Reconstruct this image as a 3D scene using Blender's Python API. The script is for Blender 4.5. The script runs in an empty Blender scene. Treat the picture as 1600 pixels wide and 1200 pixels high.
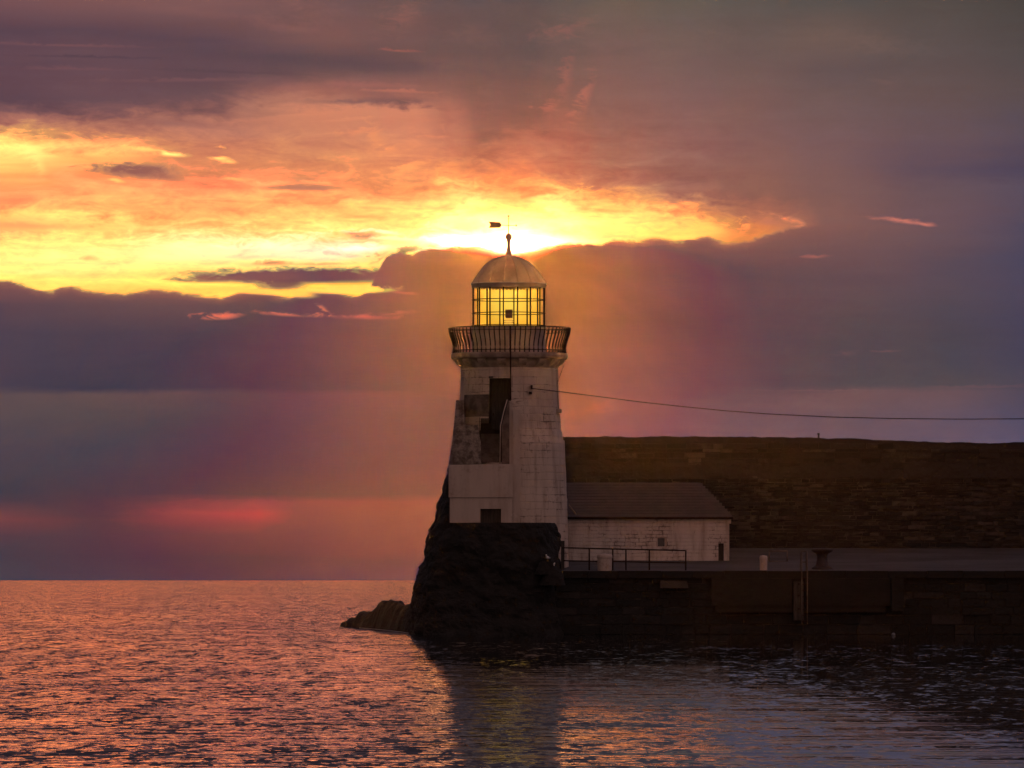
import bpy, math, random
import numpy as np
from mathutils import noise, Vector
PI = math.pi
sc = bpy.context.scene
C = sc.collection
# ------------------------------------------------------------------ camera
EYE = 2.50                     # eye height above the water
H0 = 890.3                     # picture row of eye level; the far edge of the sea lies just below it
F = 10000.0                    # focal length in pixels of a 1600 px wide frame
cam_d = bpy.data.cameras.new("camera"); cam = bpy.data.objects.new("camera", cam_d); C.objects.link(cam)
cam.location = (0, 0, EYE); cam.rotation_euler = (PI/2, 0, 0)
cam_d.sensor_width = 36; cam_d.lens = 36*F/1600
cam_d.shift_y = (H0 - 600)/1600; cam_d.clip_start = 1; cam_d.clip_end = 90000
sc.camera = cam
sc.view_settings.view_transform = 'Standard'; sc.view_settings.look = 'None'
sc.view_settings.exposure = 0; sc.view_settings.gamma = 1
sc.cycles.use_denoising = True
sc.cycles.max_bounces = 6; sc.cycles.diffuse_bounces = 3; sc.cycles.glossy_bounces = 3
sc.cycles.transparent_max_bounces = 12; sc.cycles.sample_clamp_indirect = 6.0
KH = 2.9e-8
HAZE, HG = 8.4e-6, .981
FAR = 1500.0                   # the sea and the haze over it reach this far
SUN_EL = math.atan((H0 - 378)/F); SUN_AZ = math.radians(-0.04)

# ------------------------------------------------------------------ node helper
def lin(c):
    return tuple((x/255/12.92 if x/255 <= .04045 else ((x/255+.055)/1.055)**2.4) for x in c[:3])
class Nd:
    def __init__(s, tree): s.t = tree; s.n = tree.nodes; s.l = tree.links
    def node(s, typ, **kw):
        n = s.n.new(typ)
        for k, v in kw.items(): setattr(n, k, v)
        return n
    def put(s, sock, v):
        if isinstance(v, V): v = v.s
        if isinstance(v, bpy.types.NodeSocket): s.l.new(v, sock)
        elif isinstance(v, (tuple, list)):
            sock.default_value = (*v[:3], 1.0) if len(sock.default_value) == 4 else tuple(v[:3])
        else:
            try: sock.default_value = v
            except TypeError: sock.default_value = (v,)*len(sock.default_value)
    def m(s, op, *a, clamp=False):
        n = s.node('ShaderNodeMath', operation=op, use_clamp=clamp)
        for i, x in enumerate(a): s.put(n.inputs[i], x)
        return V(s, n.outputs[0])
    def vec(s, x, y, z):
        n = s.node('ShaderNodeCombineXYZ')
        for i, v in enumerate((x, y, z)): s.put(n.inputs[i], v)
        return V(s, n.outputs[0])
    def noise(s, v, scale=1.0, detail=4.0, rough=.5, dist=0.0, color=False):
        n = s.node('ShaderNodeTexNoise')
        s.put(n.inputs['Vector'], v); n.inputs['Scale'].default_value = scale
        n.inputs['Detail'].default_value = detail; n.inputs['Roughness'].default_value = rough
        n.inputs['Distortion'].default_value = dist
        return V(s, n.outputs['Color' if color else 0])
    def mr(s, x, a, b, c=0.0, d=1.0, smooth=True):
        n = s.node('ShaderNodeMapRange', interpolation_type='SMOOTHSTEP' if smooth else 'LINEAR')
        for i, v in enumerate((x, a, b, c, d)): s.put(n.inputs[i], v)
        return V(s, n.outputs[0])
    def mix(s, f, a, b, mode='MIX'):
        n = s.node('ShaderNodeMix', data_type='RGBA', blend_type=mode)
        s.put(n.inputs[0], f); s.put(n.inputs[6], a); s.put(n.inputs[7], b)
        return V(s, n.outputs[2])
    def ramp(s, x, stops, mode='LINEAR'):
        n = s.node('ShaderNodeValToRGB'); r = n.color_ramp; r.interpolation = mode
        while len(r.elements) > 1: r.elements.remove(r.elements[-1])
        r.elements[0].position = stops[0][0]; r.elements[0].color = (*stops[0][1], 1)
        for p, c in stops[1:]:
            e = r.elements.new(p); e.color = (*c, 1)
        s.put(n.inputs[0], x)
        return V(s, n.outputs[0])
    def curve(s, x, pts):
        n = s.node('ShaderNodeFloatCurve'); c = n.mapping.curves[0]
        c.points[0].location = pts[0]; c.points[1].location = pts[-1]
        for p in pts[1:-1]: c.points.new(*p)
        for p in c.points: p.handle_type = 'AUTO_CLAMPED'
        n.mapping.update(); s.put(n.inputs[1], x)
        return V(s, n.outputs[0])
    def scale(s, col, f):
        n = s.node('ShaderNodeVectorMath', operation='SCALE'); s.put(n.inputs[0], col); s.put(n.inputs[3], f)
        return V(s, n.outputs[0])
    def vm(s, op, a, b):
        n = s.node('ShaderNodeVectorMath', operation=op); s.put(n.inputs[0], a); s.put(n.inputs[1], b)
        return V(s, n.outputs[0])
class V:
    def __init__(s, N, sock): s.N = N; s.s = sock
    def __add__(s, o): return s.N.m('ADD', s, o)
    __radd__ = __add__
    def __sub__(s, o): return s.N.m('SUBTRACT', s, o)
    def __rsub__(s, o): return s.N.m('SUBTRACT', o, s)
    def __mul__(s, o): return s.N.m('MULTIPLY', s, o)
    __rmul__ = __mul__
    def __truediv__(s, o): return s.N.m('DIVIDE', s, o)
    def __rtruediv__(s, o): return s.N.m('DIVIDE', o, s)

# ------------------------------------------------------------------ sky: sunset clouds laid out by azimuth and elevation
world = bpy.data.worlds.new("World"); sc.world = world; world.use_nodes = True
world.node_tree.nodes.clear()
N = Nd(world.node_tree)
tc = N.node('ShaderNodeTexCoord'); sep = N.node('ShaderNodeSeparateXYZ'); N.l.new(tc.outputs['Generated'], sep.inputs[0])
dx, dy, dz = (V(N, sep.outputs[i]) for i in range(3))
az = N.m('ARCTAN2', dx, dy)
hyp = N.m('SQRT', dx*dx + dy*dy)
U = az*F + 800.0                                        # hundredths of a degree or so, sun near 793
Vv = H0 - N.m('ARCTAN2', dz, hyp)*F*1.003            # H0 at eye level, falling with elevation
def fb(su, sv, seed, detail=5, rough=.55, dist=0.0, u=None, v=None):
    return N.noise(N.vec((u or U)/su, (v or Vv)/sv, seed), 1.0, detail, rough, dist) - .5
nA = fb(260, 60, 3.3, 4, .5)
nB = fb(90, 26, 11.7, 6, .6, .6)
nC = fb(28, 12, 23.1, 6, .6, .8)
nW = fb(420, 24, 41.9, 4, .5)                           # long streaks
Uw = U + nA*60 + nB*60
lz = N.mr(Vv, 110., 190.)*N.mr(Vv, 420., 360.)
Vw = Vv + nA*14 + nB*(lz*38 + 14) + nC*(lz*26 + 4)
def grid(cols, u, v, v0, v1, smooth=True):
    t = (v - v0)/(v1 - v0)
    out = None; prev = None
    for u0, stops in cols:
        if out is not None: t = N.m('MULTIPLY_ADD', out, 1e-9, t0)      # keeps the long chain in order for the shader compiler
        else: t0 = t
        if out is not None: u_ = N.m('MULTIPLY_ADD', out, 1e-9, u)
        c = N.ramp(t, [((max(v0, min(v1, a)) - v0)/(v1 - v0), lin(b)) for a, b in stops])
        out = c if out is None else N.mix(N.mr(u_, prev, u0, smooth=smooth), out, c)
        prev = u0
    return out
hi_cols = [
 (-900, [(-2600,(38,33,46)),(-900,(58,46,56)),(-200,(105,74,84)),(200,(112,76,84)),(455,(120,80,80))]),
 (-350, [(-2600,(38,33,46)),(-900,(58,46,56)),(-200,(112,78,84)),(140,(108,74,84)),(190,(190,115,95)),(300,(235,165,95)),(455,(250,205,110))]),
 (0,   [(-2600,(38,33,46)),(-900,(58,46,56)),(-150,(112,78,82)),(0,(122,80,84)),(50,(90,66,80)),(85,(100,70,82)),(130,(98,68,80)),(166,(96,68,80)),(180,(150,92,88)),(200,(195,115,92)),(214,(250,195,105)),(235,(255,230,125)),(262,(252,205,110)),(285,(242,165,98)),(312,(240,150,96)),(333,(252,190,102)),(346,(252,205,112)),(355,(245,165,100)),(368,(250,175,102)),(380,(255,225,120)),(410,(255,235,130)),(440,(255,222,105)),(470,(255,200,90))]),
 (150, [(-2600,(38,33,46)),(-900,(58,46,56)),(-150,(112,78,82)),(0,(128,84,84)),(50,(94,68,80)),(90,(102,72,82)),(130,(104,72,82)),(166,(110,76,84)),(185,(165,100,88)),(205,(195,120,92)),(218,(235,155,98)),(240,(250,195,108)),(262,(240,165,98)),(285,(240,150,95)),(312,(250,165,98)),(332,(252,185,102)),(346,(255,225,120)),(360,(252,205,110)),(380,(255,230,125)),(410,(255,235,135)),(440,(255,222,105)),(470,(255,200,90))]),
 (320, [(-2600,(38,33,46)),(-900,(58,46,56)),(-150,(110,76,82)),(0,(128,86,86)),(35,(110,76,80)),(62,(92,68,80)),(120,(96,70,80)),(155,(105,74,82)),(178,(150,94,86)),(200,(188,112,92)),(235,(212,130,94)),(262,(222,135,92)),(285,(232,140,94)),(312,(242,152,95)),(335,(245,170,98)),(355,(250,195,108)),(372,(255,240,150)),(392,(255,248,180)),(415,(255,232,125)),(440,(255,220,100)),(470,(255,200,85))]),
 (500, [(-2600,(38,33,46)),(-900,(58,46,56)),(-150,(104,76,82)),(0,(112,80,82)),(60,(120,82,80)),(84,(92,72,80)),(108,(92,70,78)),(128,(130,86,84)),(148,(160,98,86)),(170,(205,128,98)),(200,(200,124,94)),(240,(212,134,94)),(270,(225,140,94)),(298,(235,150,95)),(325,(248,178,100)),(350,(252,205,112)),(366,(255,228,130)),(378,(255,250,195)),(395,(255,252,200)),(412,(255,236,130)),(440,(255,222,90)),(470,(255,200,80))]),
 (640, [(-2600,(38,33,46)),(-900,(58,46,56)),(-150,(98,76,80)),(0,(98,78,80)),(60,(105,78,80)),(84,(96,74,78)),(108,(92,70,78)),(140,(140,92,86)),(158,(115,76,80)),(170,(190,118,94)),(200,(190,116,92)),(240,(208,126,92)),(270,(222,140,94)),(298,(240,165,98)),(325,(250,198,108)),(350,(252,215,118)),(366,(255,228,135)),(380,(255,240,150)),(400,(255,225,120)),(470,(255,200,80))]),
 (695, [(-2600,(38,33,46)),(-900,(58,46,56)),(-150,(92,74,78)),(0,(96,78,80)),(84,(94,74,78)),(140,(118,82,82)),(170,(150,94,86)),(200,(165,98,86)),(240,(190,110,84)),(265,(222,138,90)),(285,(235,160,95)),(310,(248,200,112)),(340,(255,228,130)),(356,(255,232,130)),(368,(255,248,190)),(384,(255,252,220)),(470,(255,200,80))]),
 (745, [(-2600,(38,33,46)),(-900,(58,46,56)),(-150,(86,74,78)),(0,(94,78,80)),(84,(93,74,78)),(140,(104,76,78)),(180,(122,80,80)),(215,(128,78,74)),(245,(165,90,72)),(275,(218,120,78)),(300,(245,165,95)),(325,(252,205,112)),(350,(255,236,140)),(366,(255,252,215)),(384,(255,255,235)),(470,(255,200,80))]),
 (815, [(-2600,(38,33,46)),(-900,(58,46,56)),(-150,(86,76,78)),(0,(92,78,78)),(84,(88,74,78)),(160,(108,76,76)),(200,(132,78,74)),(240,(172,90,74)),(275,(215,115,78)),(305,(240,145,85)),(325,(248,180,98)),(343,(255,228,128)),(356,(255,240,150)),(368,(255,252,215)),(384,(255,255,235)),(470,(255,200,80))]),
 (880, [(-2600,(38,33,46)),(-900,(58,46,56)),(-150,(88,80,80)),(0,(96,84,80)),(84,(100,82,82)),(150,(118,80,78)),(200,(142,82,78)),(240,(162,90,78)),(270,(182,100,78)),(295,(225,140,88)),(312,(248,190,104)),(335,(255,225,122)),(356,(255,236,140)),(372,(255,246,170)),(392,(255,230,130)),(470,(255,200,80))]),
 (960, [(-2600,(58,54,70)),(-900,(80,72,82)),(-150,(90,84,82)),(0,(100,88,80)),(84,(112,86,84)),(150,(122,86,84)),(220,(140,90,84)),(262,(150,92,82)),(288,(178,100,80)),(308,(245,170,96)),(330,(255,210,110)),(350,(255,228,120)),(376,(255,228,118)),(470,(255,200,80))]),
 (1060,[(-2600,(58,54,72)),(-900,(78,72,84)),(-150,(88,84,84)),(0,(94,86,80)),(84,(110,88,86)),(150,(120,88,88)),(220,(134,90,88)),(280,(140,90,84)),(308,(160,96,82)),(326,(235,150,90)),(345,(255,205,105)),(372,(255,222,105)),(470,(240,180,90))]),
 (1170,[(-2600,(82,80,106)),(-900,(102,95,122)),(-150,(84,80,84)),(0,(90,82,78)),(84,(104,84,82)),(150,(117,86,84)),(220,(127,88,86)),(300,(135,88,80)),(325,(168,98,76)),(345,(218,125,78)),(366,(228,140,76)),(470,(153,96,82))]),
 (1290,[(-2600,(82,80,106)),(-900,(102,95,122)),(-150,(74,74,80)),(0,(84,78,76)),(60,(108,86,80)),(110,(98,80,82)),(150,(107,84,84)),(220,(117,86,89)),(300,(123,86,84)),(340,(128,86,82)),(470,(118,84,84))]),
 (1450,[(-2600,(82,80,106)),(-900,(102,95,122)),(-150,(74,68,74)),(0,(84,74,70)),(84,(92,78,78)),(150,(101,80,80)),(220,(103,80,88)),(262,(95,74,88)),(300,(103,80,88)),(340,(107,80,88)),(470,(101,78,89))]),
 (1620,[(-2600,(82,80,106)),(-900,(102,95,122)),(-150,(68,62,68)),(0,(74,67,64)),(84,(82,72,72)),(150,(91,76,78)),(220,(87,73,88)),(270,(77,66,88)),(300,(87,74,92)),(360,(83,72,92)),(470,(79,70,92))]),
 (2600,[(-2600,(82,80,106)),(-900,(102,95,122)),(0,(62,64,80)),(470,(66,66,94))]),
]
lo_cols = [
 (-900, [(380,(95,70,84)),(600,(76,66,86)),(905,(70,62,80))]),
 (0,   [(380,(150,90,79)),(450,(128,80,79)),(475,(98,70,79)),(520,(82,66,81)),(604,(74,62,79)),(616,(96,76,79)),(650,(90,74,79)),(700,(82,68,79)),(770,(72,62,74)),(784,(86,62,72)),(812,(122,66,68)),(838,(88,61,72)),(870,(74,62,74)),(905,(74,64,77))]),
 (150, [(380,(150,90,79)),(450,(140,86,79)),(475,(108,76,79)),(520,(84,66,79)),(606,(74,62,77)),(618,(100,78,79)),(650,(92,74,77)),(700,(80,68,79)),(770,(72,62,72)),(786,(84,61,70)),(812,(98,62,68)),(838,(84,60,70)),(870,(72,60,72)),(905,(74,64,77))]),
 (290, [(380,(160,95,79)),(450,(150,90,79)),(475,(116,80,79)),(520,(90,68,77)),(606,(78,64,76)),(616,(104,77,79)),(650,(92,72,77)),(700,(82,68,77)),(772,(72,64,70)),(782,(140,68,66)),(800,(168,72,66)),(822,(138,66,64)),(852,(96,60,68)),(872,(74,60,68)),(905,(74,64,74))]),
 (400, [(380,(160,95,79)),(450,(150,90,79)),(475,(122,82,77)),(520,(98,72,76)),(606,(82,66,74)),(616,(106,77,77)),(650,(93,74,77)),(700,(82,68,76)),(774,(72,66,68)),(783,(170,74,68)),(802,(200,76,64)),(822,(160,68,62)),(850,(116,64,66)),(872,(76,60,66)),(905,(74,64,72))]),
 (480, [(380,(160,95,84)),(450,(140,88,84)),(475,(124,82,80)),(520,(104,76,80)),(608,(88,70,76)),(616,(110,78,82)),(650,(98,76,80)),(700,(84,70,78)),(774,(74,68,70)),(782,(160,72,70)),(806,(150,68,68)),(850,(112,62,70)),(872,(78,60,70)),(905,(76,66,76))]),
 (620, [(380,(160,95,84)),(430,(138,86,82)),(475,(136,86,80)),(520,(118,80,78)),(608,(96,76,78)),(618,(122,84,80)),(650,(104,80,78)),(700,(88,76,78)),(772,(86,70,72)),(784,(138,72,72)),(815,(130,66,70)),(860,(112,62,70)),(876,(84,64,72)),(905,(84,68,78))]),
 (690, [(380,(205,125,84)),(410,(168,100,80)),(450,(150,92,80)),(520,(140,88,78)),(608,(124,84,78)),(650,(118,82,78)),(700,(106,76,78)),(772,(102,72,76)),(784,(146,78,76)),(860,(122,66,70)),(905,(96,70,78))]),
 (745, [(376,(255,225,130)),(392,(240,165,90)),(415,(212,125,82)),(450,(190,110,78)),(520,(176,102,76)),(620,(164,98,78)),(700,(140,86,76)),(905,(110,74,78))]),
 (835, [(376,(255,230,140)),(392,(250,180,95)),(410,(232,145,85)),(440,(205,118,80)),(480,(196,112,78)),(560,(208,118,80)),(640,(220,130,86)),(700,(205,120,88)),(905,(120,80,80))]),
 (890, [(376,(255,187,96)),(392,(212,122,78)),(420,(192,108,74)),(470,(180,99,72)),(520,(186,104,74)),(580,(207,116,76)),(640,(217,126,80)),(700,(201,119,86)),(905,(116,79,78))]),
 (960, [(370,(199,112,80)),(400,(170,95,76)),(450,(153,87,76)),(500,(149,85,72)),(545,(174,95,76)),(605,(168,95,79)),(640,(172,99,81)),(700,(172,102,87)),(905,(108,75,79))]),
 (1060,[(370,(157,94,78)),(430,(132,84,78)),(500,(128,80,73)),(560,(140,86,75)),(605,(138,88,80)),(625,(142,92,84)),(700,(151,96,92)),(905,(96,72,80))]),
 (1200,[(350,(137,87,79)),(430,(118,81,79)),(520,(112,77,76)),(600,(112,79,78)),(616,(122,85,83)),(700,(133,91,94)),(905,(89,71,83))]),
 (1330,[(350,(126,85,82)),(430,(110,79,82)),(520,(97,75,77)),(600,(97,77,79)),(612,(116,83,84)),(700,(116,87,97)),(905,(83,71,84))]),
 (1480,[(350,(105,79,87)),(430,(94,75,87)),(520,(84,71,81)),(600,(88,75,81)),(610,(107,81,87)),(700,(105,85,104)),(905,(80,71,87))]),
 (1620,[(350,(79,71,93)),(430,(77,69,93)),(520,(73,65,89)),(600,(77,69,87)),(650,(85,75,98)),(700,(93,81,108)),(905,(77,71,91))]),
 (2600,[(350,(66,66,94)),(905,(72,70,94))]),
]
hi = grid(hi_cols, Uw, Vw, -2600., 470.)
lo = grid(lo_cols, U + nA*130 + nB*50, Vv + nA*14 + nB*9 + nW*9, 350., 905., False)
# long streaks and puffs in the open, lit band: shift between orange and yellow
litw = N.mr(Vv, 150., 260.)*N.mr(U, 1250., 1000.)
det = (nB*1.1 + nC*.35 + nW*.9)
hi = N.vm('MULTIPLY', hi, N.vec(1 + det*.30*(litw+.25), 1 + det*.8*(litw+.22), 1 + det*.65*(litw+.25)))
# bank of dark cloud: its ragged upper edge
def e(pts): return [((a + 900)/3500, (b - 250)/700) for a, b in pts]
edge = N.curve((U + 900)/3500, e([(-900,470),(-200,438),(0,438),(60,452),(85,456),(105,448),(150,456),(200,459),(240,452),(290,458),(340,464),(400,452),(450,464),(490,454),(560,461),(578,452),(590,425),(600,402),(622,393),(645,396),(665,384),(700,386),(745,384),(795,396),(850,386),(905,378),(930,381),(960,374),(985,377),(1030,371),(1062,377),(1100,370),(1140,379),(1185,372),(1215,362),(1260,352),(1400,350),(2600,350)]))*700 + 250
bank = N.mr(Vv - edge + nC*15 + nB*5, -3.5, 4.0)
rim = N.mr(Vv - edge + nC*15 + nB*5, -3.0, 14.0, 1.0, 0.0)*N.mr(U, 1300., 1100.)     # thin glowing edge under the rim
lo = N.vm('MULTIPLY', lo, N.vec(1 + nB*.16 + nW*.10 + rim*.55, 1 + nB*.20 + nW*.12 + rim*.45, 1 + nB*.12 + nW*.06))
col = N.mix(bank, hi, lo)
# one patch of cloud: an ellipse with a ragged edge, laid over what is behind it
gt = bpy.data.node_groups.new("cloud_patch", 'ShaderNodeTree'); G = Nd(gt)
for nm, ty in (("col",'NodeSocketColor'),("u",'NodeSocketFloat'),("v",'NodeSocketFloat'),("n",'NodeSocketFloat'),("u0",'NodeSocketFloat'),("v0",'NodeSocketFloat'),
               ("ca",'NodeSocketFloat'),("sa",'NodeSocketFloat'),("cb",'NodeSocketFloat'),("sb",'NodeSocketFloat'),("nz",'NodeSocketFloat'),("soft",'NodeSocketFloat'),("op",'NodeSocketFloat'),("tint",'NodeSocketColor')):
    gt.interface.new_socket(name=nm, in_out='INPUT', socket_type=ty)
gt.interface.new_socket(name="out", in_out='OUTPUT', socket_type='NodeSocketColor')
gi = G.node('NodeGroupInput'); go = G.node('NodeGroupOutput'); gv_ = {o.name: V(G, o) for o in gi.outputs if o.name}
du = G.m('MULTIPLY_ADD', gv_['col'], 1e-9, gv_['u']) - gv_['u0']; dv = G.m('MULTIPLY_ADD', gv_['col'], 1e-9, gv_['v']) - gv_['v0']
p = du*gv_['ca'] + dv*gv_['sa']; q = dv*gv_['cb'] - du*gv_['sb']
mk = G.mr(1.0 - G.m('SQRT', p*p + q*q) + gv_['n']*gv_['nz'], 0.0, gv_['soft'])*gv_['op']
gmix = G.mix(mk, gv_['col'], gv_['tint']); G.l.new(gmix.s, go.inputs[0])
nBC = nC*1.5 + nB*1.1
Ub = U + nB*55 + nC*34; Vb = Vv + nB*9 + nC*9
def blob(col, u0, v0, a, b, c, op=1.0, rot=0.0, soft=.5, nz=1.2):
    r = math.radians(rot); ca, sa = math.cos(r), math.sin(r)
    n = N.node('ShaderNodeGroup'); n.node_tree = gt; soft *= 1.8; a *= 1.2; b *= 1.25
    for nm, x in (('u0',u0),('v0',v0),('ca',ca/a),('sa',sa/a),('cb',ca/b),('sb',sa/b),('nz',nz),('soft',soft),('op',op),('tint',(*lin(c),1))):
        n.inputs[nm].default_value = x
    N.put(n.inputs['col'], col); N.put(n.inputs['u'], Ub); N.put(n.inputs['v'], Vb); N.put(n.inputs['n'], nBC)
    return V(N, n.outputs[0])
# dark streak clouds on the left and over the bank
for a in [
 (210,266,78,13,(150,88,82),.95,3,.45,.8), (262,277,34,7,(176,98,80),.8,6,.6,.9), (478,293,72,5.5,(196,118,90),.95,0,.5,.5),
 (468,281,22,8,(214,136,98),.7,0,.7,1.0), (100,214,26,5,(196,118,86),.8,6,.6,.8), (116,236,18,5,(214,140,90),.7,-6,.6,.9),
 (146,404,20,6,(236,160,96),.8,0,.7,1.0), (30,353,120,6,(244,160,98),.8,2,.6,.7), (30,312,50,6,(226,134,90),.7,-4,.7,.9),
 (465,430,190,13,(146,88,84),1.0,0,.30,.45), (330,436,60,6,(165,96,80),.9,-2,.5,.9), (440,443,46,10,(140,84,80),.95,0,.4,.7),
 (425,411,48,5,(214,130,92),.85,0,.6,.8), (500,412,60,3.5,(236,160,98),.8,0,.6,.8),
 (566,367,32,8,(212,140,104),.9,0,.5,.9), (566,376,50,3,(240,170,110),.6,-4,.6,.8),
 (640,430,90,40,(140,86,80),.7,0,.9,.6),
 (640,388,22,7,(200,120,84),.8,-6,.5,1.4), (590,403,20,6,(232,160,92),.8,-30,.5,1.4), (672,382,22,6,(206,124,84),.8,8,.5,1.4),
 (655,468,60,16,(146,88,80),.8,0,.6,.5)]:
    col = blob(col, *a)
# lit slivers and wisps
for a in [
 (548,452,78,6.5,(255,214,98),1.0,-1,.35,.7), (400,455,74,5,(255,205,92),.9,4,.4,.8), (470,458,30,7,(255,200,90),.9,6,.45,.8), (635,457,26,3,(214,126,88),.7,5,.6,.8),
 (345,493,36,6,(228,118,88),.95,-4,.5,1.0), (440,490,60,4,(206,114,86),.8,4,.6,1.2), (560,494,70,5,(218,120,90),.8,2,.6,1.3), (505,482,16,5,(226,130,94),.7,40,.6,1.4), (610,489,50,4,(206,120,90),.7,-3,.7,1.3),
 (270,241,30,4.5,(255,240,130),.95,4,.6,.8), (225,233,36,4,(255,210,112),.8,6,.6,.9), (345,247,20,4,(255,222,118),.9,4,.6,.7), (358,252,14,4,(255,215,115),.7,4,.6,.7), (345,229,9,4,(250,180,105),.7,0,.7,.6),
 (370,279,26,4,(252,190,104),.7,4,.7,.9), (180,281,16,4,(255,210,110),.8,15,.6,.9),
 (55,240,30,14,(255,240,135),.6,10,.8,1.1), (60,258,14,22,(255,240,135),.5,-30,.8,1.1),
 (590,215,16,28,(222,142,98),.6,-25,.7,1.5), (560,205,50,7,(226,142,100),.55,-8,.7,1.4), (672,211,30,6,(206,124,92),.7,6,.6,1.2), (690,205,5,24,(200,118,88),.5,0,.8,1.4), (612,232,14,6,(232,150,100),.7,0,.7,1.2),
 (520,250,40,8,(234,152,98),.5,0,.8,1.3), (640,262,34,14,(240,165,102),.45,-10,.6,1.5), (655,272,20,8,(222,136,92),.7,0,.6,1.0), (720,292,40,16,(252,205,120),.6,10,.8,1.5), (740,276,20,8,(222,140,94),.6,0,.7,1.3),
 (725,325,44,14,(255,236,145),.7,-20,.7,1.2), (705,340,26,12,(255,242,165),.6,-10,.7,1.0),
 (905,300,34,10,(255,190,104),.8,-8,.8,1.5), (935,296,16,9,(246,160,92),.7,-30,.8,1.5), (880,330,30,24,(255,236,150),.6,0,.8,1.2), (1000,325,50,10,(255,205,108),.5,12,.8,1.4), (1098,352,40,13,(255,205,98),.8,6,.6,1.0),
 (1160,350,16,12,(250,170,92),.8,-40,.6,1.4), (1232,343,26,6,(238,140,96),.9,10,.6,1.3), (1244,350,12,6,(240,140,96),.8,-20,.6,1.3), (1200,346,30,7,(196,112,86),.8,4,.7,1.3),
 (420,384,90,8,(255,252,200),.9,1,.6,1.2), (560,388,60,8,(255,255,225),1.0,-3,.6,1.2), (500,398,80,7,(255,250,190),.8,0,.6,1.2), (566,359,26,3,(255,246,190),.9,-6,.6,1.2), (605,362,30,3,(255,248,190),.9,8,.6,1.2), (620,372,60,3,(255,246,180),.7,2,.6,1.2), (330,372,60,6,(255,246,170),.6,2,.7,1.3), (200,395,120,9,(255,242,150),.5,0,.7,1.3), (60,425,90,7,(255,238,140),.5,0,.7,1.3), (715,374,60,7,(255,255,235),1.0,2,.5,.8),
 (430,287,34,5,(250,176,112),.6,-10,.7,1.5), (500,284,30,4,(250,180,112),.6,6,.7,1.5), (1408,345,56,5,(214,116,98),1.0,7,.6,.9), (1440,350,20,4,(222,120,98),.8,8,.6,.8), (1275,401,28,3,(190,106,88),.6,0,.7,1.0),
 (885,120,14,46,(172,98,84),.5,12,.8,1.5), (915,150,13,40,(172,98,84),.65,20,.7,1.6), (858,165,20,12,(168,94,82),.6,-30,.7,1.6), (880,45,56,20,(150,92,84),.6,-14,.9,1.5),
 (640,150,60,8,(160,100,88),.5,0,.8,1.4), (765,150,44,24,(124,86,82),.45,-20,.9,1.8), (735,52,60,18,(116,86,82),.45,10,.9,1.8), (800,205,70,14,(158,94,80),.35,0,.9,1.6), (470,10,70,30,(142,92,86),.5,20,.9,1.4), (630,30,44,24,(150,94,84),.5,-20,.9,1.4), (400,190,120,9,(196,118,92),.4,-3,.8,1.4),
 (1370,70,90,22,(118,90,82),.6,10,1.,1.3), (1100,60,90,30,(114,90,84),.5,-5,1.,1.3), (1390,130,30,16,(120,88,84),.5,0,1.,1.3),
 (1540,604,150,3,(140,90,92),.45,-1,1.,.5), (1300,610,200,1.2,(128,88,90),.5,0,.7,.5),
 (1380,548,30,3,(128,84,84),.7,0,.8,1.2), (1320,552,22,6,(126,84,82),.5,0,.8,1.2)]:
    col = blob(col, *a)
# the lit cloud is far brighter in red than a picture can show
sr = N.node('ShaderNodeSeparateColor'); N.put(sr.inputs[0], col); Rr, Gg, Bb = (V(N, sr.outputs[i]) for i in range(3))
lb = N.mr(Rr, .72, .98)*N.mr(Vv, 120., 200.)
col = N.vec(Rr*(1 + 2.2*lb), Gg*(1 + .16*lb), Bb*(1 + .15*lb))
# dark upper streaks, left
for a in [
 (300,18,120,10,(134,88,86),.6,5,.8,.9), (440,40,90,12,(138,90,86),.6,8,.8,.9), (110,72,150,3,(124,80,86),.8,1,.6,.9), (100,108,140,3.5,(120,78,86),.7,1,.6,.9), (300,125,160,4,(124,82,86),.7,-1,.6,.9), (560,132,100,5,(150,94,88),.7,1,.6,1.0), (620,142,70,3,(172,104,90),.8,2,.6,1.), (620,78,40,3,(160,94,84),.8,4,.6,1.), (140,90,160,2.5,(82,62,76),.8,1,.6,.8), (350,112,160,3,(88,66,76),.8,2,.6,.8), (470,178,60,4,(214,134,100),.5,-4,.7,1.2), (540,186,60,4,(222,140,102),.5,-3,.7,1.2),
 (250,60,300,9,(88,66,80),.55,4,.8,.6), (520,96,330,13,(84,66,78),.75,4,.7,.6), (70,100,170,7,(88,66,80),.5,0,.8,.6), (90,155,190,10,(90,66,80),.5,0,.8,.6), (560,158,130,5,(98,68,78),.75,0,.7,.7),
 (800,110,110,70,(86,70,78),.5,10,1.,.9), (1540,268,180,16,(72,64,92),.5,0,1.,.5), (980,78,120,9,(92,76,78),.5,-4,1.,.9), (270,193,90,8,(140,88,86),.7,3,.8,.8), (30,175,150,6,(98,70,82),.6,0,.8,.6)]:
    col = blob(col, *a)
# shafts fanning down from the break in the cloud
ang = N.m('ARCTAN2', U - 800.0, Vv - 360.0)
shaft = N.noise(N.vec(ang*4.2, 7.7, 0.0), 1.0, 3, .5) - .5
rr = N.m('SQRT', (U - 800.0)*(U - 800.0) + (Vv - 380.0)*(Vv - 380.0))
sw = N.mr(Vv, 385., 470.)*N.mr(rr, 620., 60.)*N.mr(U, 760., 860.)
col = N.vm('MULTIPLY', col, N.vec(1 + shaft*sw*.85, 1 + shaft*sw*.6, 1 + shaft*sw*.45))
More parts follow.
